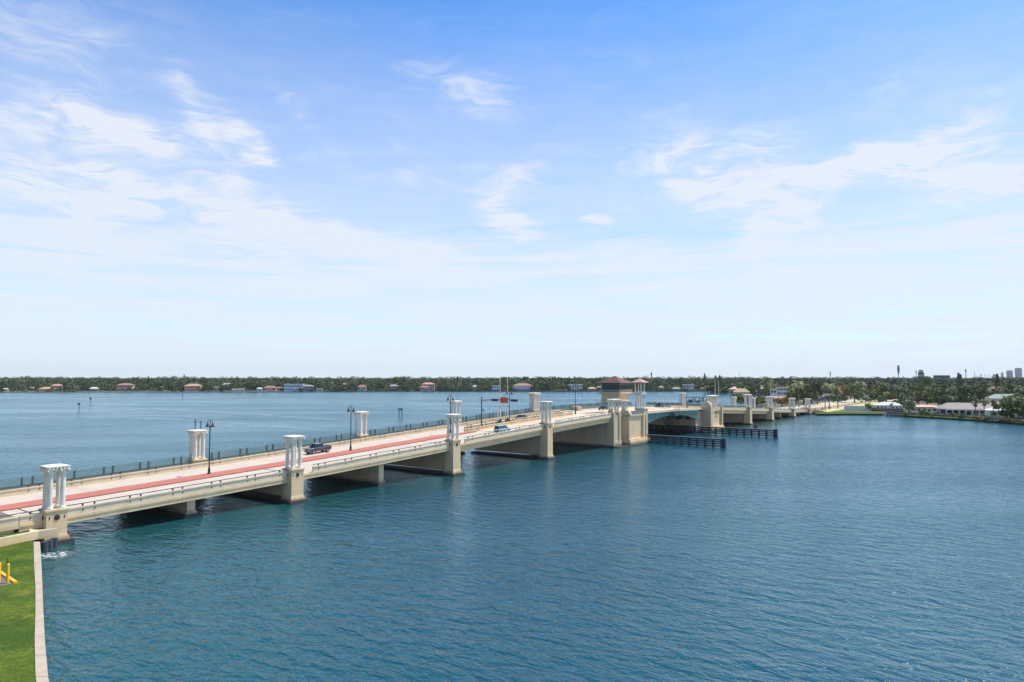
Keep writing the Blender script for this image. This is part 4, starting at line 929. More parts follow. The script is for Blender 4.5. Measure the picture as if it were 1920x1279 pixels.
ISL = [(1390, 747, 27, 640, 6.8, 3.4, 'w_cream', 'r_yellow', 'hip', 4, 1, 'ochre roofed house behind the tallest near-side pillar of the island end'),
       (1386, 740, 34, 780, 7.0, 3.0, 'w_pink', 'r_pink', 'hip', 6, 1, 'long pink roofed house behind the ochre roofed one'),
       (1420, 740, 30, 760, 8.0, 2.4, 'w_blue', 'r_grey', 'hip', 5, 2, 'bluish white two storey house left of the tall date palm'),
       (1414, 734, 30, 900, 8.5, 1.4, 'w_blue', 'r_white', 'flat', 5, 2, 'pale lilac flat roofed house set back behind the bluish one'),
       (1449, 743, 10, 640, 9.5, .6, 'w_white', 'r_white', 'flat', 2, 2, 'narrow white cube house right of the date palm'),
       (1467, 743, 20, 650, 11.0, .6, 'w_white', 'r_white', 'flat', 4, 3, 'white modernist house with dark square windows on the island'),
       (1462, 752, 32, 560, 3.6, 1.4, 'w_cream', 'r_orange', 'hip', 5, 1, 'low peach coloured house behind the orange leafed shrubs'),
       (1532, 756, 24, 600, 4.0, .8, 'w_white', 'r_white', 'flat', 6, 1, 'low white garden house behind palms near the bridge end'),
       (1560, 757, 22, 610, 4.4, 1.0, 'w_white', 'r_white', 'flat', 5, 1, 'second low white building with dark openings behind the palm trunks'),
       (1612, 733, 20, 900, 11.0, 4.0, 'w_cream', 'r_red', 'hip', 4, 2, 'cream house with a peaked red roof high among the island trees'),
       (1665, 764, 44, 425, 3.4, 1.8, 'w_white', 'r_white', 'hip', 7, 1, 'low white roofed house behind the dark pool screen'),
       (1690, 759, 40, 470, 4.0, 1.6, 'w_cream', 'r_pink', 'hip', 5, 1, 'low house with a pinkish tan roof behind the white roofed house'),
       (1735, 770, 52, 402, 3.4, 1.0, 'w_cream', 'r_pink', 'hip', 6, 1, 'long peach house with a shallow pink roof in the middle of the island row'),
       (1812, 778, 92, 378, 3.3, 3.2, 'w_grey', 'r_grey', 'hip', 9, 1, 'wide house with a big grey hipped roof and white framed windows'),
       (1893, 785, 70, 352, 3.6, 1.9, 'w_white', 'r_white', 'hip', 5, 1, 'white house with dark picture windows at the right end'),
       (1762, 745, 34, 560, 4.5, 2.0, 'w_white', 'r_white', 'hip', 4, 1, 'white roofed house behind trees above the peach house'),
       (1882, 750, 50, 500, 5.2, 3.2, 'w_white', 'r_green', 'hip', 5, 1, 'white house with a grey green hipped roof behind the palm row'),
       (1868, 728, 26, 760, 8.0, 2.6, 'w_pink', 'r_orange', 'hip', 4, 2, 'orange roofed house far back above the dense palms'),
       (1903, 728, 34, 800, 7.0, 4.4, 'w_grey', 'r_grey', 'hip', 5, 2, 'mauve grey roofed house far back at the right edge'),
       (1870, 768, 24, 430, 3.4, 2.0, 'w_white', 'r_tan', 'hip', 3, 1, 'small tan roofed house half hidden behind the right palms')]
for (px, py, wpx, Y, h, rh, wl, rf_, kd, nw, st_, lb) in ISL:
    w = wpx * Y / FPX; ex = arcade(8, w * .8, 2.9) if px == 1812 else None
    house(lb, dist(px, Y, .9), w, w * .5 if w < 16 else 9.0, h, rh, wl, rf_, -math.atan2((px - 960) / FPX, 1) * .6, kd, nw, st_, over=.9, extra=ex)
# long low garden walls, pool screen, dock
gw = empty('garden_wall', dist(1610, 428, .9), -.3, 'long white garden wall beside the small green lawn', 'wall')
MB().box(-9, 9, 0, .3, 0, 2.9).build('wall_body', 'w_white', gw); MB().box(-9.1, 9.1, -.06, .36, 2.9, 3.02).build('coping', 'w_grey', gw)
gw = empty('garden_wall', dist(1742, 388, .9), -.38, 'white patio wall with a dark opening in front of the peach house', 'wall')
mb = MB(); mb.box(-9.5, 3.2, 0, .3, 0, 1.9); mb.box(5.4, 9.5, 0, .3, 0, 1.9); mb.build('wall_body', 'w_white', gw); MB().box(3.2, 5.4, .1, .2, 0, 1.8).build('gate', 'dark', gw)
ps = empty('pool_screen', dist(1662, 405, .9), -.3, 'dark mesh pool enclosure with slanting ribs in front of the white roofed house', 'pool enclosure')
mb = MB()
for i in range(9): mb.tube([(-8 + 2 * i, 0, 0), (-8 + 2 * i, 0, 2.8), (-8 + 2 * i, 3, 3.8), (-8 + 2 * i, 7, 3.8)], .10, 5)
for z in (1.4, 2.8): mb.tube([(-8, 0, z), (8, 0, z)], .08, 5)
mb.build('frame', 'w_grey', ps); MB().box(-8, 8, .4, 6, 0, 2.6).build('screen', 'greenwall', ps)
dk = empty('boat_dock', at(1662, 781.5, 0), -.36, 'low timber dock on short piles in front of the pool enclosure', 'dock')
MB().box(0, 31, -.2, 2.2, 1.05, 1.25).build('deck_boards', 'timbertop', dk)
for i in range(15): MB().tube([(i * 2.2, -.2, -1), (i * 2.2, -.2, 1.5)], .16, 6).build('pile', 'timber', dk)
dk = empty('boat_dock', at(1852, 793, 0), -.5, 'small dark dock near the right end of the island seawall', 'dock')
MB().box(0, 9, -.2, 2.0, 1.05, 1.25).build('deck_boards', 'timbertop', dk)
for i in range(5): MB().tube([(i * 2.2, -.2, -1), (i * 2.2, -.2, 1.9)], .18, 6).build('pile', 'timber', dk)
# boats on lifts beyond the span
def boat(px, Y, L, label, top=True, mat='w_white', rz=.5):
    root = empty('motor_boat', dist(px, Y, 0), rz, label, 'boat', 'boats moored beyond the lifting span')
    secs = []
    for x, hw, zk, zs in ((-L / 2, .30 * L / 2, .3, 1.3), (-L * .2, .34 * L / 2, .1, 1.35), (L * .15, .32 * L / 2, .12, 1.5), (L * .36, .2 * L / 2, .3, 1.75), (L / 2, .03, 1.3, 2.0)):
        secs.append([(x, 0, zk), (x, hw * .8, zk + .5), (x, hw, zs), (x, hw * .9, zs + .06), (x, -hw * .9, zs + .06), (x, -hw, zs), (x, -hw * .8, zk + .5)])
    loft(secs).build('hull', mat, root)
    MB().frus(-L * .12, L * .2, -.14 * L, .14 * L, 1.3, 2.3, .35).build('cabin', 'glass', root)
    if top:
        MB().box(-L * .16, L * .14, -.15 * L, .15 * L, 3.2, 3.32).build('hard_top', 'w_white', root)
        for x in (-.14, .12):
            for y in (-.13, .13): MB().tube([(x * L, y * L, 1.3), (x * L, y * L, 3.2)], .07, 5).build('strut', 'rim', root)
    return root
boat(1293, 600, 7.5, 'dark hulled boat with a hard top, leftmost of the moored boats', True, 'navy_paint'); boat(1301, 622, 8, 'white boat second from the left among the moored boats', True)
boat(1309, 600, 7, 'grey boat in the middle of the moored boats', True, 'grey_paint'); boat(1316, 640, 8.5, 'white boat with a tall cabin right of the grey boat', True); boat(1330, 660, 9, 'large white boat behind the arched gable slab', True)
bl = empty('boat_lift', dist(1303, 612, 0), .3, 'cluster of dark pilings carrying the boat lifts', 'boat lift')
for i in range(8):
    for j in range(2): MB().tube([(-12 + i * 3.6, j * 6 - 3, -1), (-12 + i * 3.6, j * 6 - 3, 4.4)], .2, 6).build('pile', 'timber', bl)
for j in range(2): MB().box(-12, 13.2, j * 6 - 3.15, j * 6 - 2.85, 3.6, 3.9).build('beam', 'timbertop', bl)
boat(1384, 600, 11, 'white boat shed like cabin cruiser behind the far-side pillar', True)

# ---------------------------------------------------------------- channel markers
def marker(px, py, h, board, label, n=1):
    root = empty('channel_marker', at(px, py, 0), 0, label, 'channel marker')
    for i in range(n): MB().tube([(i * 1.6 - .8 * (n - 1), 0, -1), (i * 1.6 - .8 * (n - 1), 0, h)], .2, 8).build('pile', 'timber', root)
    if n == 1: MB().cbox(0, -.25, h - .1, 1.7, .12, 1.5).build('board', board, root)
    else: MB().cbox(0, -.25, h - .7, 2.6, .12, 1.1).build('board', board, root)
    return root
M['sign_green'] = principled('sign_green', (.02, .28, .15), .5)[0]
marker(148, 770, 4.4, 'sign_green', 'green square channel marker on a pile, left part of the bay')
marker(170, 758, 4.8, 'red', 'red channel marker on a pile near the green one')
marker(342, 746, 4.5, 'w_blue', 'small bluish channel marker halfway across the bay')
marker(751, 780, 4.4, 'sign_green', 'twin pile channel marker with a green board in mid bay', 2)
marker(1092, 742, 3.5, 'w_white', 'tiny pale marker post close to the far shore')

# ---------------------------------------------------------------- masts and the skyline
M['mast'] = principled('galvanised_mast', (.22, .25, .28), .6)[0]; M['tower'] = speckle('blue_grey_tower_facade', (.34, .38, .44), (.30, .34, .40), .05, .5)
for (px, ytop, Y, r, lb) in ((346, 701, 1500, .9, 'slim antenna mast above the terracotta mansion'), (533, 705.5, 1500, .6, 'thin antenna above the big whitish villa'), (767, 703, 1600, .5, 'hair thin antenna left of the salmon mansion'),
                             (1001, 703, 1700, .5, 'hair thin antenna above the red roofed villa'), (1098, 703, 1500, .5, 'thin antenna left of the keeper house'), (1221, 697, 1400, 1.1, 'stout antenna mast right of the tiled pavilion'),
                             (1230, 702, 1500, .5, 'thinner mast just right of the stout one'), (1386, 698, 1500, .6, 'thin lattice mast above the pink roofed house'), (1556, 696, 1500, .9, 'pale mast above the palms near the bridge end'),
                             (1717, 694, 1800, 1.0, 'mast beside the distant domed building'), (1810, 692, 2200, 1.7, 'tall pale mast left of the distant skyline'), (1329, 702, 1500, .6, 'small mast with a crossbar right of the tall pine')):
    b0 = dist(px, Y, .9); h = EYE + (HORIZON - ytop) / FPX * Y - .9
    root = empty('antenna_mast', b0, 0, lb, 'antenna mast'); MB().tube([(0, 0, 0), (0, 0, h)], [r, r * .45], 8).build('pole', 'mast', root)
    if r > .8: MB().lathe([(r * .4, h - 9), (r * 1.5, h - 8), (r * 1.5, h - 3), (r * .4, h - 2)], 0, 0, 8).build('antenna_array', 'mast', root)
b0 = dist(1684, 1200, .9); root = empty('disguised_mast', b0, 0, 'tall phone mast dressed as a conifer, rising highest above the island trees', 'phone mast')
M['needles'] = speckle('dark_needles', (.03, .05, .035), (.045, .065, .04), .5, .8)
MB().tube([(0, 0, 0), (0, 0, 40)], [.9, .4], 8).build('pole', 'mast', root)
mb = MB()
for k in range(26):
    z = 26 + k * .6; rr = 2.4 - abs(k - 15) * .09
    for j in range(7):
        a = j * .9 + k * .7; mb.add([(0, 0, z), (rr * math.cos(a), rr * math.sin(a), z + .5), (rr * math.cos(a + .35), rr * math.sin(a + .35), z + 1.1)], [(0, 1, 2)])
mb.build('branches', 'needles', root)
def towerblock(px0, px1, ytop, Y, lb, setback=0):
    x0, x1 = (px0 - 960) / FPX * Y, (px1 - 960) / FPX * Y; w = x1 - x0; h = EYE + (HORIZON - ytop) / FPX * Y
    root = empty('high_rise', ((x0 + x1) / 2, Y, .9), -math.atan2((x0 + x1) / 2, Y), lb, 'high rise'); MB().box(-w / 2, w / 2, 0, w * .8, 0, h).build('wall', 'tower', root)
    mb = MB(); n = max(2, int(h / 9))
    for k in range(n): mb.box(-w / 2 + 1, w / 2 - 1, -.6, -.05, 6 + k * h / n, 6 + k * h / n + h / n * .45)
    mb.build('window_band_pattern', 'glass', root)
    if setback: MB().box(-w / 2 + setback, w / 2 - setback, 4, w * .6, h, h + 7).build('roof_storey', 'tower', root)
towerblock(1903, 1914, 691.5, 7000, 'tall blue grey skyscraper at the right end of the horizon', 3); towerblock(1887, 1897, 696, 7000, 'rounded blue grey skyscraper left of the tallest one', 6)
towerblock(1876, 1880, 699, 8000, 'slender distant tower left of the two skyscrapers'); towerblock(1861, 1868, 702, 7500, 'low distant tower block in the haze')
towerblock(1721, 1731, 699, 1900, 'dark block with a shallow domed top on the skyline', 2); towerblock(1751, 1778, 704.3, 1900, 'long flat roofed dark building on the skyline')
for px, yt, lb_ in ((1826, 697, 'faint power pylon nearest the tall pale mast'), (1838, 700, 'second faint power pylon from the tall pale mast'), (1846, 701, 'third faint power pylon from the tall pale mast'), (1853, 701.5, 'faint power pylon closest to the hazy tower blocks')): 
    b0 = dist(px, 5000, .9); h = EYE + (HORIZON - yt) / FPX * 5000; root = empty('power_pylon', b0, 0, lb_, 'pylon', 'faint power pylons on the horizon')
    MB().tube([(0, 0, 0), (0, 0, h)], [2.6, 1.0], 4).build('tower_body', 'mast', root); MB().box(-8, 8, -.5, .5, h * .8, h * .8 + 1.6).build('crossarm', 'mast', root)

# ---------------------------------------------------------------- vegetation
def leaf_mat(name, dark, mid, light, objvar=0.0):
    m, T, b = principled(name, mid, .75, 0, .25); p = pos(T)
    at_ = T.n('ShaderNodeAttribute', attribute_name='tint'); f = at_.outputs['Fac']
    c = T.mix(T.ramp(f, 0, .5, smooth=False), dark, mid); c = T.mix(T.ramp(f, .5, 1, smooth=False), c, light)
    if objvar:
        oi = T.n('ShaderNodeObjectInfo'); h = T.n('ShaderNodeHueSaturation')
        T.put(h.inputs['Hue'], T.ramp(oi.outputs['Random'], 0, 1, .465, .515, False)); T.put(h.inputs['Value'], T.ramp(T.m('FRACT', T.m('MULTIPLY', oi.outputs['Random'], 9.7)), 0, 1, .6, 1.5, False)); T.put(h.inputs['Saturation'], T.ramp(T.m('FRACT', T.m('MULTIPLY', oi.outputs['Random'], 5.3)), 0, 1, .7, 1.1, False))
        T.put(h.inputs['Color'], c); c = h.outputs[0]
    T.put(b.inputs['Base Color'], c); M[name] = m
leaf_mat('leaf', (.035, .06, .02), (.13, .18, .055), (.30, .33, .12), 1.0)
leaf_mat('wood_leaf', (.024, .042, .02), (.07, .10, .038), (.165, .18, .08))
leaf_mat('palm_leaf', (.06, .09, .03), (.17, .20, .07), (.38, .36, .17), 1.0)
leaf_mat('orange_leaf', (.16, .09, .03), (.30, .17, .06), (.42, .30, .08))
leaf_mat('lime_leaf', (.06, .09, .015), (.17, .19, .03), (.34, .30, .05))
M['bark'] = speckle('grey_brown_bark', (.13, .105, .08), (.09, .07, .055), 1.5, .9); M['palm_trunk'] = speckle('pale_palm_trunk', (.22, .185, .15), (.14, .12, .10), 1.5, .9)
def leaf_mesh(name, centers, sizes, tints, mat, parent=None, up=.35, quads=True):
    """one small randomly turned leaf clump (a bent quad) per centre"""
    n = len(centers); c = np.asarray(centers, float); sz = np.asarray(sizes, float)[:, None]
    a = rng.normal(size=(n, 3)); a /= np.linalg.norm(a, axis=1)[:, None]
    b = rng.normal(size=(n, 3)); b[:, 2] *= (1 - up); b -= a * (a * b).sum(1)[:, None]; b /= np.linalg.norm(b, axis=1)[:, None] + 1e-9
    k = 4; V = np.empty((n, k, 3))
    V[:, 0] = c - a * sz * .5 - b * sz * .3; V[:, 1] = c + a * sz * .45 - b * sz * .42; V[:, 2] = c + a * sz * .55 + b * sz * .35; V[:, 3] = c - a * sz * .4 + b * sz * .45
    me = bpy.data.meshes.new(name); me.vertices.add(n * k); me.vertices.foreach_set('co', V.reshape(-1).astype(np.float32))
    me.loops.add(n * k); me.loops.foreach_set('vertex_index', np.arange(n * k, dtype=np.int32)); me.polygons.add(n)
    me.polygons.foreach_set('loop_start', np.arange(0, n * k, k, dtype=np.int32)); me.polygons.foreach_set('loop_total', np.full(n, k, dtype=np.int32))
    me.update(calc_edges=True); at_ = me.attributes.new('tint', 'FLOAT', 'FACE'); at_.data.foreach_set('value', np.clip(np.asarray(tints, float), 0, 1).astype(np.float32))
    me.materials.append(M[mat]); o = bpy.data.objects.new(name, me); COL.objects.link(o)
    if parent is not None: o.parent = parent
    return o
def tree_proto(seed, h, r, mat='leaf', lobes=11, per=95, size=.85, trunk=.22, base=.30, flat=.75):
    rs = np.random.default_rng(seed); root = empty('broadleaf_tree', (0, 0, 0))
    mb = MB(); mb.tube([(0, 0, -.3), (rs.normal() * .2, rs.normal() * .2, h * base), (rs.normal() * .3, rs.normal() * .3, h * .6)], [r * .08, r * .06, r * .03], 7)
    C, S, Tn = [], [], []
    for i in range(lobes):
        q = rs.uniform(0, 2 * math.pi); rad = r * math.sqrt(rs.uniform(0, 1)) * .72; z = h * rs.uniform(base + .12, .86) - (rad / r) ** 2 * h * .10
        lr = r * rs.uniform(.30, .50); c0 = np.array([rad * math.cos(q), rad * math.sin(q), z])
        mb.tube([(0, 0, h * base * .9), (c0[0] * .5, c0[1] * .5, h * (base + .1)), tuple(c0)], [r * .04, r * .025, r * .01], 5)
        d = rs.normal(size=(per, 3)); d /= np.linalg.norm(d, axis=1)[:, None]; d *= (rs.uniform(.35, 1.0, per) ** .5)[:, None]
        d[:, 2] *= flat; C.append(c0 + d * lr); S.append(rs.uniform(.6, 1.3, per) * size); Tn.append(np.clip(rs.normal(.45 + rs.normal() * .12, .2, per), 0, 1))
    mb.build('trunk', 'bark', root); leaf_mesh('crown', np.concatenate(C), np.concatenate(S), np.concatenate(Tn), mat, root)
    return root
def palm_proto(seed, h, n=24, L=3.4, droop=1.0, mat='palm_leaf', thick=.19, fan=False, skirt=False):
    rs = np.random.default_rng(seed); root = empty('palm_tree', (0, 0, 0)); lean = rs.normal(size=2) * .4
    pts = [(lean[0] * f * f, lean[1] * f * f, h * f - .3) for f in (0, .25, .5, .75, 1)]
    MB().tube(pts, [thick * 1.5, thick * 1.05, thick, thick * .9, thick * .85], 8).build('trunk', 'palm_trunk', root)
    top = Vector(pts[-1]); mb = MB(); tints = []
    for i in range(n):
        az_ = i * 2.39996 + rs.normal() * .15; e0 = R(rs.uniform(-15 if not skirt else -50, 80)); LL = L * rs.uniform(.8, 1.1); k = 7; P = []; p = top.copy(); e = e0; tt = rs.uniform(.15, .9)
        for j in range(k + 1):
            P.append(p.copy()); st_ = LL / k; p = p + Vector((math.cos(az_) * math.cos(e), math.sin(az_) * math.cos(e), math.sin(e))) * st_; e -= droop * rs.uniform(.18, .30)
        side = Vector((-math.sin(az_), math.cos(az_), 0))
        for j in range(1, k + 1):
            d = (P[j] - P[j - 1]); wl = LL * (.30 if not fan else .42) * math.sin(math.pi * min(1, (j + .6) / (k + 1.2))) ** .7
            for sg_ in (-1, 1):
                for half in (0, .5):
                    q0 = P[j - 1] + d * half; tip = q0 + side * sg_ * wl + d * .9 - Vector((0, 0, wl * rs.uniform(.25, .7)))
                    mb.add([tuple(q0), tuple(q0 + d * .42), tuple(tip)], [(0, 1, 2)]); tints.append(tt + rs.normal() * .12)
    o = mb.build('crown', mat, root); a_ = o.data.attributes.new('tint', 'FLOAT', 'FACE'); a_.data.foreach_set('value', np.clip(np.array(tints), 0, 1).astype(np.float32))
    return root
def pine_proto(seed, h, r):
    rs = np.random.default_rng(seed); root = empty('column_pine', (0, 0, 0)); MB().tube([(0, 0, -.3), (0, 0, h)], [.35, .05], 7).build('trunk', 'bark', root)
    C, S, Tn = [], [], []
    for k in range(26):
        z = h * (.18 + .8 * k / 25); rr = r * (1 - (k / 26) ** 1.6) * rs.uniform(.75, 1.1) + .3
        for j in range(18):
            q = rs.uniform(0, 2 * math.pi); w = rs.uniform(.2, 1) * rr; C.append((w * math.cos(q), w * math.sin(q), z + rs.normal() * .2)); S.append(rs.uniform(.6, 1.1)); Tn.append(rs.uniform(0, .5))
    leaf_mesh('crown', C, S, Tn, 'leaf', root); return root
def shrub_proto(seed, r, h, mat):
    rs = np.random.default_rng(seed); root = empty('garden_shrub', (0, 0, 0)); MB().tube([(0, 0, -.2), (0, 0, h * .5)], [.12, .05], 5).build('stem', 'bark', root)
    n = 420; d = rs.normal(size=(n, 3)); d /= np.linalg.norm(d, axis=1)[:, None]; d *= (rs.uniform(.2, 1, n) ** .5)[:, None]
    lump = 1 + .25 * np.sin(d[:, 0] * 5 + seed) * np.cos(d[:, 1] * 4)
    C = d * lump[:, None] * np.array([r, r, h * .5]) + np.array([0, 0, h * .52]); leaf_mesh('foliage', C, rs.uniform(.3, .7, n), rs.uniform(.1, .9, n), mat, root); return root
BL = [tree_proto(11, 12, 5.2), tree_proto(12, 13, 6.2, lobes=14), tree_proto(13, 10, 4.4, lobes=9), tree_proto(14, 14, 5.4, lobes=13, base=.36), tree_proto(15, 9, 5.4, lobes=12, base=.22, mat='leaf')]
LIME = tree_proto(21, 8, 4.2, mat='lime_leaf', lobes=9); ORG_T = tree_proto(22, 6.5, 4.6, mat='orange_leaf', lobes=9, per=80, size=.7)
PALM = [palm_proto(31, 11, 26), palm_proto(32, 13, 24, 3.7, 1.15), palm_proto(33, 9, 30, 3.0, .8, skirt=True), palm_proto(34, 8, 34, 2.3, .9, fan=True, skirt=True)]
DATE = palm_proto(35, 12, 40, 4.4, .8, thick=.34, skirt=True); PINE = pine_proto(41, 20, 3.2); SHR = [shrub_proto(51, 2.0, 2.4, 'leaf'), shrub_proto(52, 1.6, 1.8, 'lime_leaf'), shrub_proto(53, 1.8, 2.2, 'orange_leaf')]
LAB = {'broadleaf_tree': ('dark leafy evergreen tree growing among the houses on the island', 'tree', 'leafy trees of the island'), 'palm_tree': ('palm with arching green fronds growing on the island', 'palm', 'palms of the island'),
       'column_pine': ('dark narrow pine rising above the tree line', 'tree', 'narrow pines above the tree line'), 'garden_shrub': ('rounded garden shrub by the island seawall', 'shrub', 'garden shrubs of the island')}
FIRST = set()
USED = {}
def describe(base, x, y, sc):
    """says where a tree grows by the nearest house, as seen from the bay"""
    k = min(range(len(HB)), key=lambda i: (HB[i][0] - x) ** 2 + (HB[i][1] - y) ** 2); hx, hy, hw = HB[k]
    bx, hb = x / y, hx / hy; dx = (bx - hb) * y
    side = 'left' if dx < 0 else 'right'; far = math.hypot(x - hx, y - hy)
    if y < hy: rel = 'in front of' if abs(dx) < hw else 'in front and %s of' % side
    else: rel = 'behind' if abs(dx) < hw else ('%s of' % side if y - hy < 14 else 'behind and %s of' % side)
    if far > 60: rel = 'far ' + rel
    elif far < 22: rel = 'close ' + rel if rel.startswith(('behind', 'in')) else 'just ' + rel
    size = 'low' if sc < .62 else 'short' if sc < .82 else 'medium sized' if sc < .95 else 'tall' if sc < 1.08 else 'very tall'
    kind = {'broadleaf_tree': 'leafy tree', 'palm_tree': 'palm', 'column_pine': 'narrow pine', 'garden_shrub': 'shrub'}[base]
    return '%s %s %s %s' % (size, kind, rel, HN[k])
def plant(proto, x, y, sc, label=None, sz=None, z=.9):
    """the first call moves the prototype itself, later ones copy it"""
    base = proto.name.split('.')[0]; lb, cat, grp = LAB[base]
    if base != 'column_pine' and y < 960: lb = describe(base, x, y, sz or sc)
    if proto.name in FIRST: o = copy_tree(proto)
    else: FIRST.add(proto.name); o = proto
    o.location = (x, y, z); o.rotation_euler = (0, 0, random.uniform(0, 6.28)); o.scale = (sc, sc, sz or sc)
    tag(o, label or lb, cat, grp); return o
def inside(x, y, poly):
    c = False; n = len(poly); j = n - 1
    for i in range(n):
        if (poly[i][1] > y) != (poly[j][1] > y) and x < (poly[j][0] - poly[i][0]) * (y - poly[i][1]) / (poly[j][1] - poly[i][1]) + poly[i][0]: c = not c
        j = i
    return c
HN = ['the ochre roofed house', 'the long pink roofed house', 'the bluish white house', 'the pale lilac house', 'the narrow white cube house', 'the white modernist house', 'the low peach coloured house', 'the low white garden house', 'the second low white building', 'the red roofed cream house', 'the pool screen house', 'the pinkish tan roofed house', 'the long peach house', 'the wide grey hipped roof', 'the picture window house', 'the upper white roofed house', 'the grey green hipped roof', 'the orange roofed house far back', 'the mauve grey roofed house', 'the small tan roofed house']
HB = []
for (px, py, wpx, Y, h, rh, *_r) in ISL: p = dist(px, Y); HB.append((p.x, p.y, wpx * Y / FPX / 2))
def free(x, y, m=2.0):
    for hx, hy, hw in HB:
        if abs(x - hx) < hw + m and -7 < y - hy < 13: return False
    dx, dy = x - ORG.x, y - ORG.y; t = -dx * UY + dy * UX; s_ = dx * UX + dy * UY
    if -12 < t < 34 and s_ < 680: return False
    return True
# hand placed trees that stand out: (px, distance, crown top y, prototype, label)
def topscale(h0, Y, ytop): return (EYE + (HORIZON - ytop) / FPX * Y - .9) / h0
SPOT = [(1437, 520, 712, DATE, 12.8, 'big date palm between the bluish house and the white cube house'), (1496, 470, 716, PALM[0], 11.8, 'feathery palm behind the third pillar beyond the span'), (1545, 420, 722, PALM[1], 13.8, 'tall palm standing alone beside the bridge landing'),
        (1553, 436, 720, PALM[0], 11.8, 'palm with a slightly bent trunk next to the lone tall palm'), (1569, 450, 726, PALM[2], 9.8, 'shorter palm right of the two tall landing palms'), (1482, 480, 722, PALM[2], 10, 'bushy palm between the second and third pillars beyond the span'),
        (1510, 500, 718, BL[1], 13, 'large green tree just behind the last pillars'), (1531, 520, 714, BL[3], 14, 'tallest leafy tree behind the bridge landing'), (1520, 540, 715, BL[0], 12, 'leafy tree next to the tallest landing tree'),
        (1826, 352, 750, PALM[3], 9.3, 'fan palm, left one of three in front of the grey roofed house'), (1841, 350, 747, PALM[3], 9.3, 'fan palm, middle one of three in front of the grey roofed house'), (1858, 350, 748, PALM[3], 9.3, 'fan palm, right one of three in front of the grey roofed house'),
        (1884, 338, 752, BL[4], 9, 'bright green shade tree left of the picture windows'), (1907, 334, 748, BL[0], 12, 'green tree at the right edge in front of the white house'), (1915, 345, 738, BL[1], 13, 'taller green tree behind the one at the right edge'),
        (1627, 418, 755, BL[2], 10, 'round dark tree at the end of the long white garden wall'), (1640, 402, 763, SHR[0], 2.6, None), (1720, 500, 735, LIME, 8, 'yellow green tree above the peach house'), (1735, 505, 738, LIME, 8, 'second yellow green tree above the peach house'),
        (1780, 430, 745, PALM[0], 11.8, 'palm left of the big grey hipped roof'), (1850, 470, 716, PALM[1], 13.8, 'tall palm crown above the white roofed house'), (1829, 455, 722, BL[3], 14, 'dense tree left of the tall palm crown'), (1806, 450, 722, BL[1], 13, 'broad dense tree above the grey hipped roof'),
        (1790, 470, 726, BL[0], 12, 'dense green tree left of the broad one above the grey roof'), (1770, 450, 741, BL[2], 10, None), (1756, 480, 730, PALM[1], 13.8, None), (1480, 540, 735, ORG_T, 6.8, 'large orange leafed tree behind the second pillar beyond the span'), (1465, 500, 746, ORG_T, 6.8, 'orange leafed shrub left of the large orange one'),
        (1389, 520, 741, LIME, 8, 'yellow green tree behind the first pillar beyond the span'), (1402, 500, 744, BL[4], 9, None), (1418, 490, 742, BL[4], 9, None), (1428, 500, 744, BL[2], 10, None), (1376, 545, 738, PALM[2], 10, None), (1600, 560, 712, BL[3], 14, None), (1586, 620, 717, ORG_T, 6.8, 'russet tree high among the island trees'),
        (1869, 700, 701, PINE, 20, 'dark pine pair left, above the dense palms'), (1796, 690, 699, PINE, 20, 'tallest dark pine above the island trees'), (1800, 710, 702, PINE, 20, 'shorter pine beside the tallest dark one'), (1733, 900, 704, BL[1], 13, None),
        (279, 1150, 705.5, PINE, 20, 'lone dark pine above the trees right of the pink mansion'), (446, 1150, 706, PINE, 20, 'lone dark pine above the far boathouse'), (757, 1200, 704.5, PINE, 20, 'dark pine left of the salmon mansion'), (745, 1220, 705, BL[3], 14, None),
        (858, 1180, 705.5, PINE, 20, 'dark pine rising just left of the signal mast'), (1010, 1200, 706, PINE, 20, 'pine behind the right end of the large red roofed villa'), (1037, 1180, 706.5, PINE, 20, 'pine between the red roofed villa and the angular white house'), (1067, 1180, 706, PINE, 20, 'pine just behind the angular bright white house'), (1321, 1100, 700.5, PINE, 20, 'tall dark pine above the long red roofed house'), (1341, 1110, 704, PINE, 20, 'shorter pine beside the raised gates, right of the tall one'), (1349, 1120, 703, PINE, 20, 'rightmost of the three pines by the raised gates'), (1276, 1130, 708, PINE, 20, 'dark pine behind the greenish roofed boathouse'), (945, 1200, 706, PINE, 20, 'pine above the two raised barrier arms')]
for (px, Y, yt, pr_, h0, lb) in SPOT:
    p = dist(px, Y); sc = topscale(h0, Y, yt); wd = min(sc, 1.35) if pr_ is PINE else min(sc, 1.7)
    plant(pr_, p.x, p.y, wd, lb, sc)
# island trees
placed = []
tries = 0
while len(placed) < 225 and tries < 9000:
    tries += 1
    Y = 335 + 560 * random.random() ** 1.15; px = random.uniform(1352, 1945); p = dist(px, Y)
    if not inside(p.x, p.y, island) or not free(p.x, p.y): continue
    if any((p.x - q[0]) ** 2 + (p.y - q[1]) ** 2 < (5.2 + Y * .004) ** 2 for q in placed): continue
    edge = not inside(p.x - 4, p.y - 22, island)
    placed.append((p.x, p.y))
    if edge and px > 1600: 
        if random.random() < .5: plant(random.choice(SHR[:2] + [SHR[0]]), p.x, p.y, random.uniform(.7, 1.3))
        else: plant(random.choice(PALM), p.x, p.y, random.uniform(.45, .75))
        continue
    pr_ = random.choice(PALM) if random.random() < .34 else (random.choice(BL) if random.random() < .95 else LIME)
    sc = random.uniform(.75, 1.15)
    if 1528 < px < 1628 and Y < 485: continue
    if 1368 < px < 1484 and Y < 655:
        plant(random.choice(SHR + BL[2:3]), p.x, p.y, random.uniform(.35, .55)); continue
    if Y < 470: sc *= .78
    plant(pr_, p.x, p.y, sc)
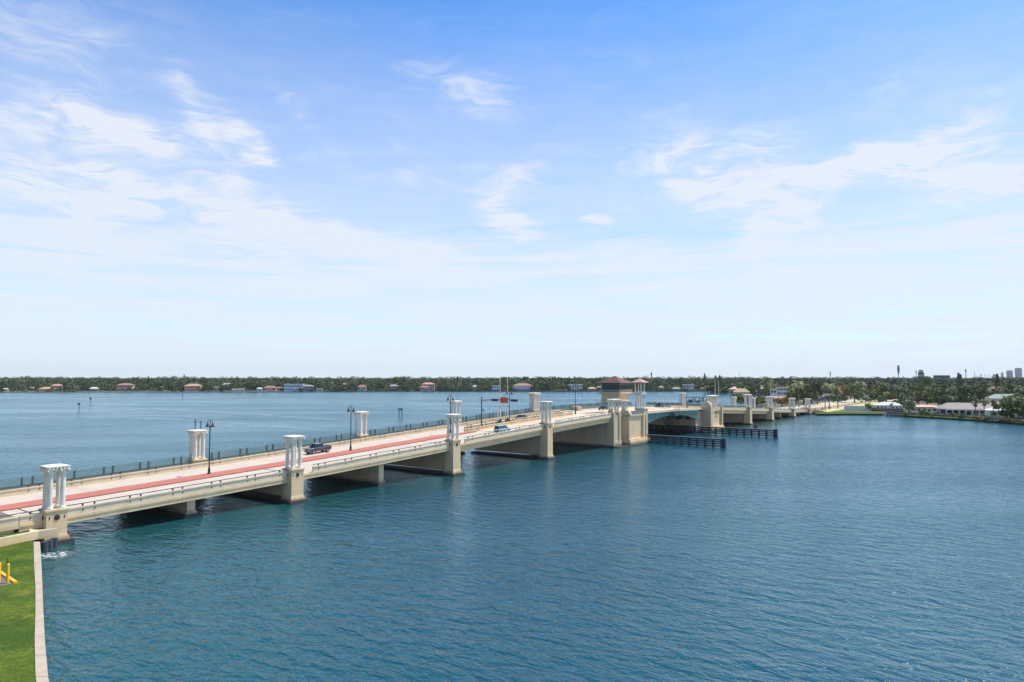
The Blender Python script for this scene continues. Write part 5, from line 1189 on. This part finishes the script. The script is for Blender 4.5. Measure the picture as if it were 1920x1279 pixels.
for i in range(34):
    px = random.uniform(1666, 1925); yy = np.interp(px, [1662, 1700, 1750, 1800, 1860, 1930], [777.5, 779.5, 782, 785.5, 789, 795]) - random.uniform(0, 3); p = at(px, yy, .95)
    if all(not (abs(p.x - hx) < hw and -1 < p.y - hy < 10) for hx, hy, hw in HB): plant(random.choice(SHR), p.x, p.y, random.uniform(.35, .75))
# far woods: one mass of crowns across the bay and behind the island
def woods(name, rows, label):
    C, S, Tn = [], [], []
    for (Y0, Y1, px0, px1, gap, h0, h1, r0, per, size, bare) in rows:
        Y = Y0
        while Y < Y1:
            x = (px0 - 960) / FPX * Y + rng.uniform(0, gap)
            while x < (px1 - 960) / FPX * Y:
                xx, yy = x + rng.normal() * gap * .2, Y + rng.normal() * gap * .3; x += gap * rng.uniform(.7, 1.3)
                if rng.uniform() < bare: continue
                r = r0 * rng.uniform(.7, 1.35); h = rng.uniform(h0, h1) + 1.5 * math.sin(xx * .013) + 1.4 * math.sin(xx * .041 + 1 + yy * .01) + (1.6 * math.sin(xx * .0075 + yy * .004) if yy > 1180 else 0)
                if any(abs(xx - hx) < hw * .85 and -16 < yy - hy < 12 for hx, hy, hw in FB): 
                    if yy < 1200: continue
                n = per; d = rng.normal(size=(n, 3)); d /= np.linalg.norm(d, axis=1)[:, None]; d *= (rng.uniform(.3, 1, n) ** .5)[:, None]
                cz = h * .55; C.append(np.array([xx, yy, cz]) + d * np.array([r, r, h * .42])); S.append(rng.uniform(.6, 1.3, n) * size)
                t0 = rng.uniform(.1, .8) if rng.uniform() < .8 else rng.uniform(0, 1.0); Tn.append(np.clip(rng.normal(t0, .14, n), 0, 1))
            Y += gap * .9
    o = leaf_mesh(name, np.concatenate(C), np.concatenate(S), np.concatenate(Tn), 'wood_leaf'); return tag(o, label, None, None, 'stuff')
FB = [(dist(px, Y).x, Y, wpx * Y / FPX / 2) for (px, wpx, Y, *_r) in FAR]
def shoreY(x): return float(np.interp(x, [p.x for p in shore], [p.y for p in shore]))
rows = []
rows += [(1052, 1075, 560, 1420, 9, 4, 11, 4.6, 80, 1.35, .3), (1080, 1180, 540, 1420, 11, 9, 15.5, 6.0, 95, 1.5, .08), (1032, 1075, 330, 640, 9, 4, 10, 4.4, 80, 1.35, .3), (1006, 1030, -60, 420, 9, 3, 8, 4.0, 80, 1.3, .4), (1036, 1180, -80, 560, 11, 8, 15, 5.8, 95, 1.5, .08),
         (1180, 1450, -90, 1500, 17, 11, 17, 8.5, 70, 2.3, .03), (1450, 2100, -90, 2000, 32, 10, 17, 14, 60, 4.5, .03), (2100, 4200, -90, 2000, 90, 7, 12, 46, 90, 6, .02), (4200, 9000, -90, 2000, 290, 4, 8, 150, 130, 7, .02), (1150, 1500, -90, 2000, 22, 17, 22.5, 5.5, 60, 2.0, .80), (1500, 2400, -90, 2000, 46, 17, 25, 9, 60, 2.8, .78), (2400, 4200, -90, 2000, 110, 16, 27, 22, 70, 4, .72),
         (560, 900, 1560, 1960, 16, 8, 13, 6.5, 46, 2.0, .2), (900, 1180, 1330, 1970, 13, 10, 16, 7, 44, 2.6, .08), (1180, 1450, 1480, 1990, 17, 13, 17.5, 8.5, 40, 3.4, .03)]
woods('woodland', rows, 'dense dark green woods along the far shore')
# bushes right on the far waterline as ground cover
C, S, Tn = [], [], []
for i in range(430):
    px = rng.uniform(-20, 1420); Yb = shoreY((px - 960) / FPX * 1040) + rng.uniform(3, 10); x = (px - 960) / FPX * Yb; n = 14
    if any(abs(x - hx) < hw * .7 for hx, hy, hw in FB): continue
    r = rng.uniform(1.5, 4); d = rng.normal(size=(n, 3)); C.append(np.array([x, Yb, 1.6]) + d * np.array([r, 1.2, .9])); S.append(rng.uniform(.8, 1.8, n)); Tn.append(np.clip(rng.normal(rng.uniform(.2, .9), .15, n), 0, 1))
tag(leaf_mesh('undergrowth', np.concatenate(C), np.concatenate(S), np.concatenate(Tn), 'wood_leaf'), 'low bushes along the far waterline', None, None, 'stuff')
# rough scrub by the bridge landing and along the island edge
C, S, Tn = [], [], []
for i in range(260):
    px = rng.uniform(1352, 1935)
    if px < 1500: x, y = None, None; Yq = rng.uniform(470, 620); x = (px - 960) / FPX * Yq; y = Yq
    else: yy = np.interp(px, [1500, 1590, 1655, 1662, 1700, 1750, 1800, 1860, 1930], [772, 772, 773, 776, 778, 781, 784, 788, 793]) - abs(rng.normal()) * 3; q = at(px, yy, .95); x, y = q.x, q.y
    if not inside(x, y, island) or (1535 < px < 1640): continue
    n = 20; r = rng.uniform(.8, 2.0); d = rng.normal(size=(n, 3)); d[:, 2] = abs(d[:, 2]); C.append(np.array([x, y, 1.0]) + d * np.array([r, r, .55])); S.append(rng.uniform(.3, .8, n)); Tn.append(np.clip(rng.normal(rng.uniform(.2, .9), .15, n), 0, 1))
tag(leaf_mesh('scrub_foliage', np.concatenate(C), np.concatenate(S), np.concatenate(Tn), 'wood_leaf'), 'low scrub along the island edge', None, None, 'stuff')

# ---------------------------------------------------------------- foam, wakes and the air
m, T, b = principled('foam', (.75, .78, .78), .8); p = pos(T); tr = T.n('ShaderNodeBsdfTransparent'); mx = T.n('ShaderNodeMixShader')
f = T.ramp(T.noise(T.mapping(p, scale=(1, 1.6, 1)), 2.0, 6, .7, .6), .50, .60); ca = T.n('ShaderNodeAttribute', attribute_name='tint')
T.put(mx.inputs[0], T.m('MULTIPLY', f, ca.outputs['Fac'])); T.t.links.new(tr.outputs[0], mx.inputs[1]); T.t.links.new(b.outputs[0], mx.inputs[2]); T.t.links.new(mx.outputs[0], T.t.nodes['Material Output'].inputs[0]); M['foam'] = m
m, T, b = principled('smooth_wake', (.42, .50, .56), .5); p = pos(T); tr = T.n('ShaderNodeBsdfTransparent'); mx = T.n('ShaderNodeMixShader')
f = T.ramp(T.noise(T.mapping(p, scale=(.03, .2, 1)), 1.0, 5, .6), .30, .7); ca = T.n('ShaderNodeAttribute', attribute_name='tint')
T.put(mx.inputs[0], T.m('MULTIPLY', T.m('MULTIPLY', f, ca.outputs['Fac']), .8)); T.t.links.new(tr.outputs[0], mx.inputs[1]); T.t.links.new(b.outputs[0], mx.inputs[2]); T.t.links.new(mx.outputs[0], T.t.nodes['Material Output'].inputs[0]); M['wake'] = m
def patch(name, pts, mat, z=.03, label=None):
    """grid strip: each row is a list of (x, y, strength)"""
    k = len(pts[0]); vs = [(q[0], q[1], z) for r_ in pts for q in r_]; me = bpy.data.meshes.new(name)
    me.from_pydata(vs, [], [(i * k + j, i * k + j + 1, (i + 1) * k + j + 1, (i + 1) * k + j) for i in range(len(pts) - 1) for j in range(k - 1)]); me.update()
    a_ = me.attributes.new('tint', 'FLOAT', 'POINT'); a_.data.foreach_set('value', [q[2] for r_ in pts for q in r_]); me.materials.append(M[mat]); o = bpy.data.objects.new(name, me); COL.objects.link(o); return tag(o, label, None, None, 'stuff')
c0 = at(103, 1041, 0)
patch('foam', [[(c0.x + 2.2 * u_ * (1 - .2 * v_), c0.y + 1.9 * v_, max(0, 1.15 - (u_ * u_ + v_ * v_)) * 1.3) for u_ in np.linspace(-1, 1, 11)] for v_ in np.linspace(-1, 1, 11)], 'foam', label='small white foam patch by the sheet piles')
def wake(P, w, label):
    rows_ = []
    for i, (px, py) in enumerate(P):
        q = at(px, py, 0); e = math.sin(math.pi * (i + .3) / (len(P) - .4)) ** .5
        rows_.append([(q.x + 0 * v_, q.y + w * v_ * q.y / 450, max(0, 1 - abs(v_)) * e) for v_ in (-1, -.5, 0, .5, 1)])
    patch('wake_foam', rows_, 'wake', label=label)
wake([(-40, 759), (60, 761), (180, 763.5), (320, 768), (480, 777), (640, 788), (720, 794)], 7, 'long pale boat wake crossing the left bay')
wake([(-40, 781), (100, 781), (300, 785), (430, 792), (548, 802), (600, 808)], 5, 'second fainter boat wake crossing the left bay')

m = bpy.data.materials.new('haze_air'); m.use_nodes = True; T = NT(m.node_tree); pv = T.n('ShaderNodeVolumePrincipled'); o_ = T.n('ShaderNodeOutputMaterial'); T.t.links.new(pv.outputs[0], o_.inputs['Volume'])
pv.inputs['Color'].default_value = (.88, .95, 1.0, 1); pv.inputs['Density'].default_value = .00003; pv.inputs['Anisotropy'].default_value = .2; M['haze'] = m
hz = MB().box(-9900, 9900, -500, 9900, -3, 170).build('haze', 'haze'); tag(hz, 'thin blue haze over the bay', None, None, 'stuff')
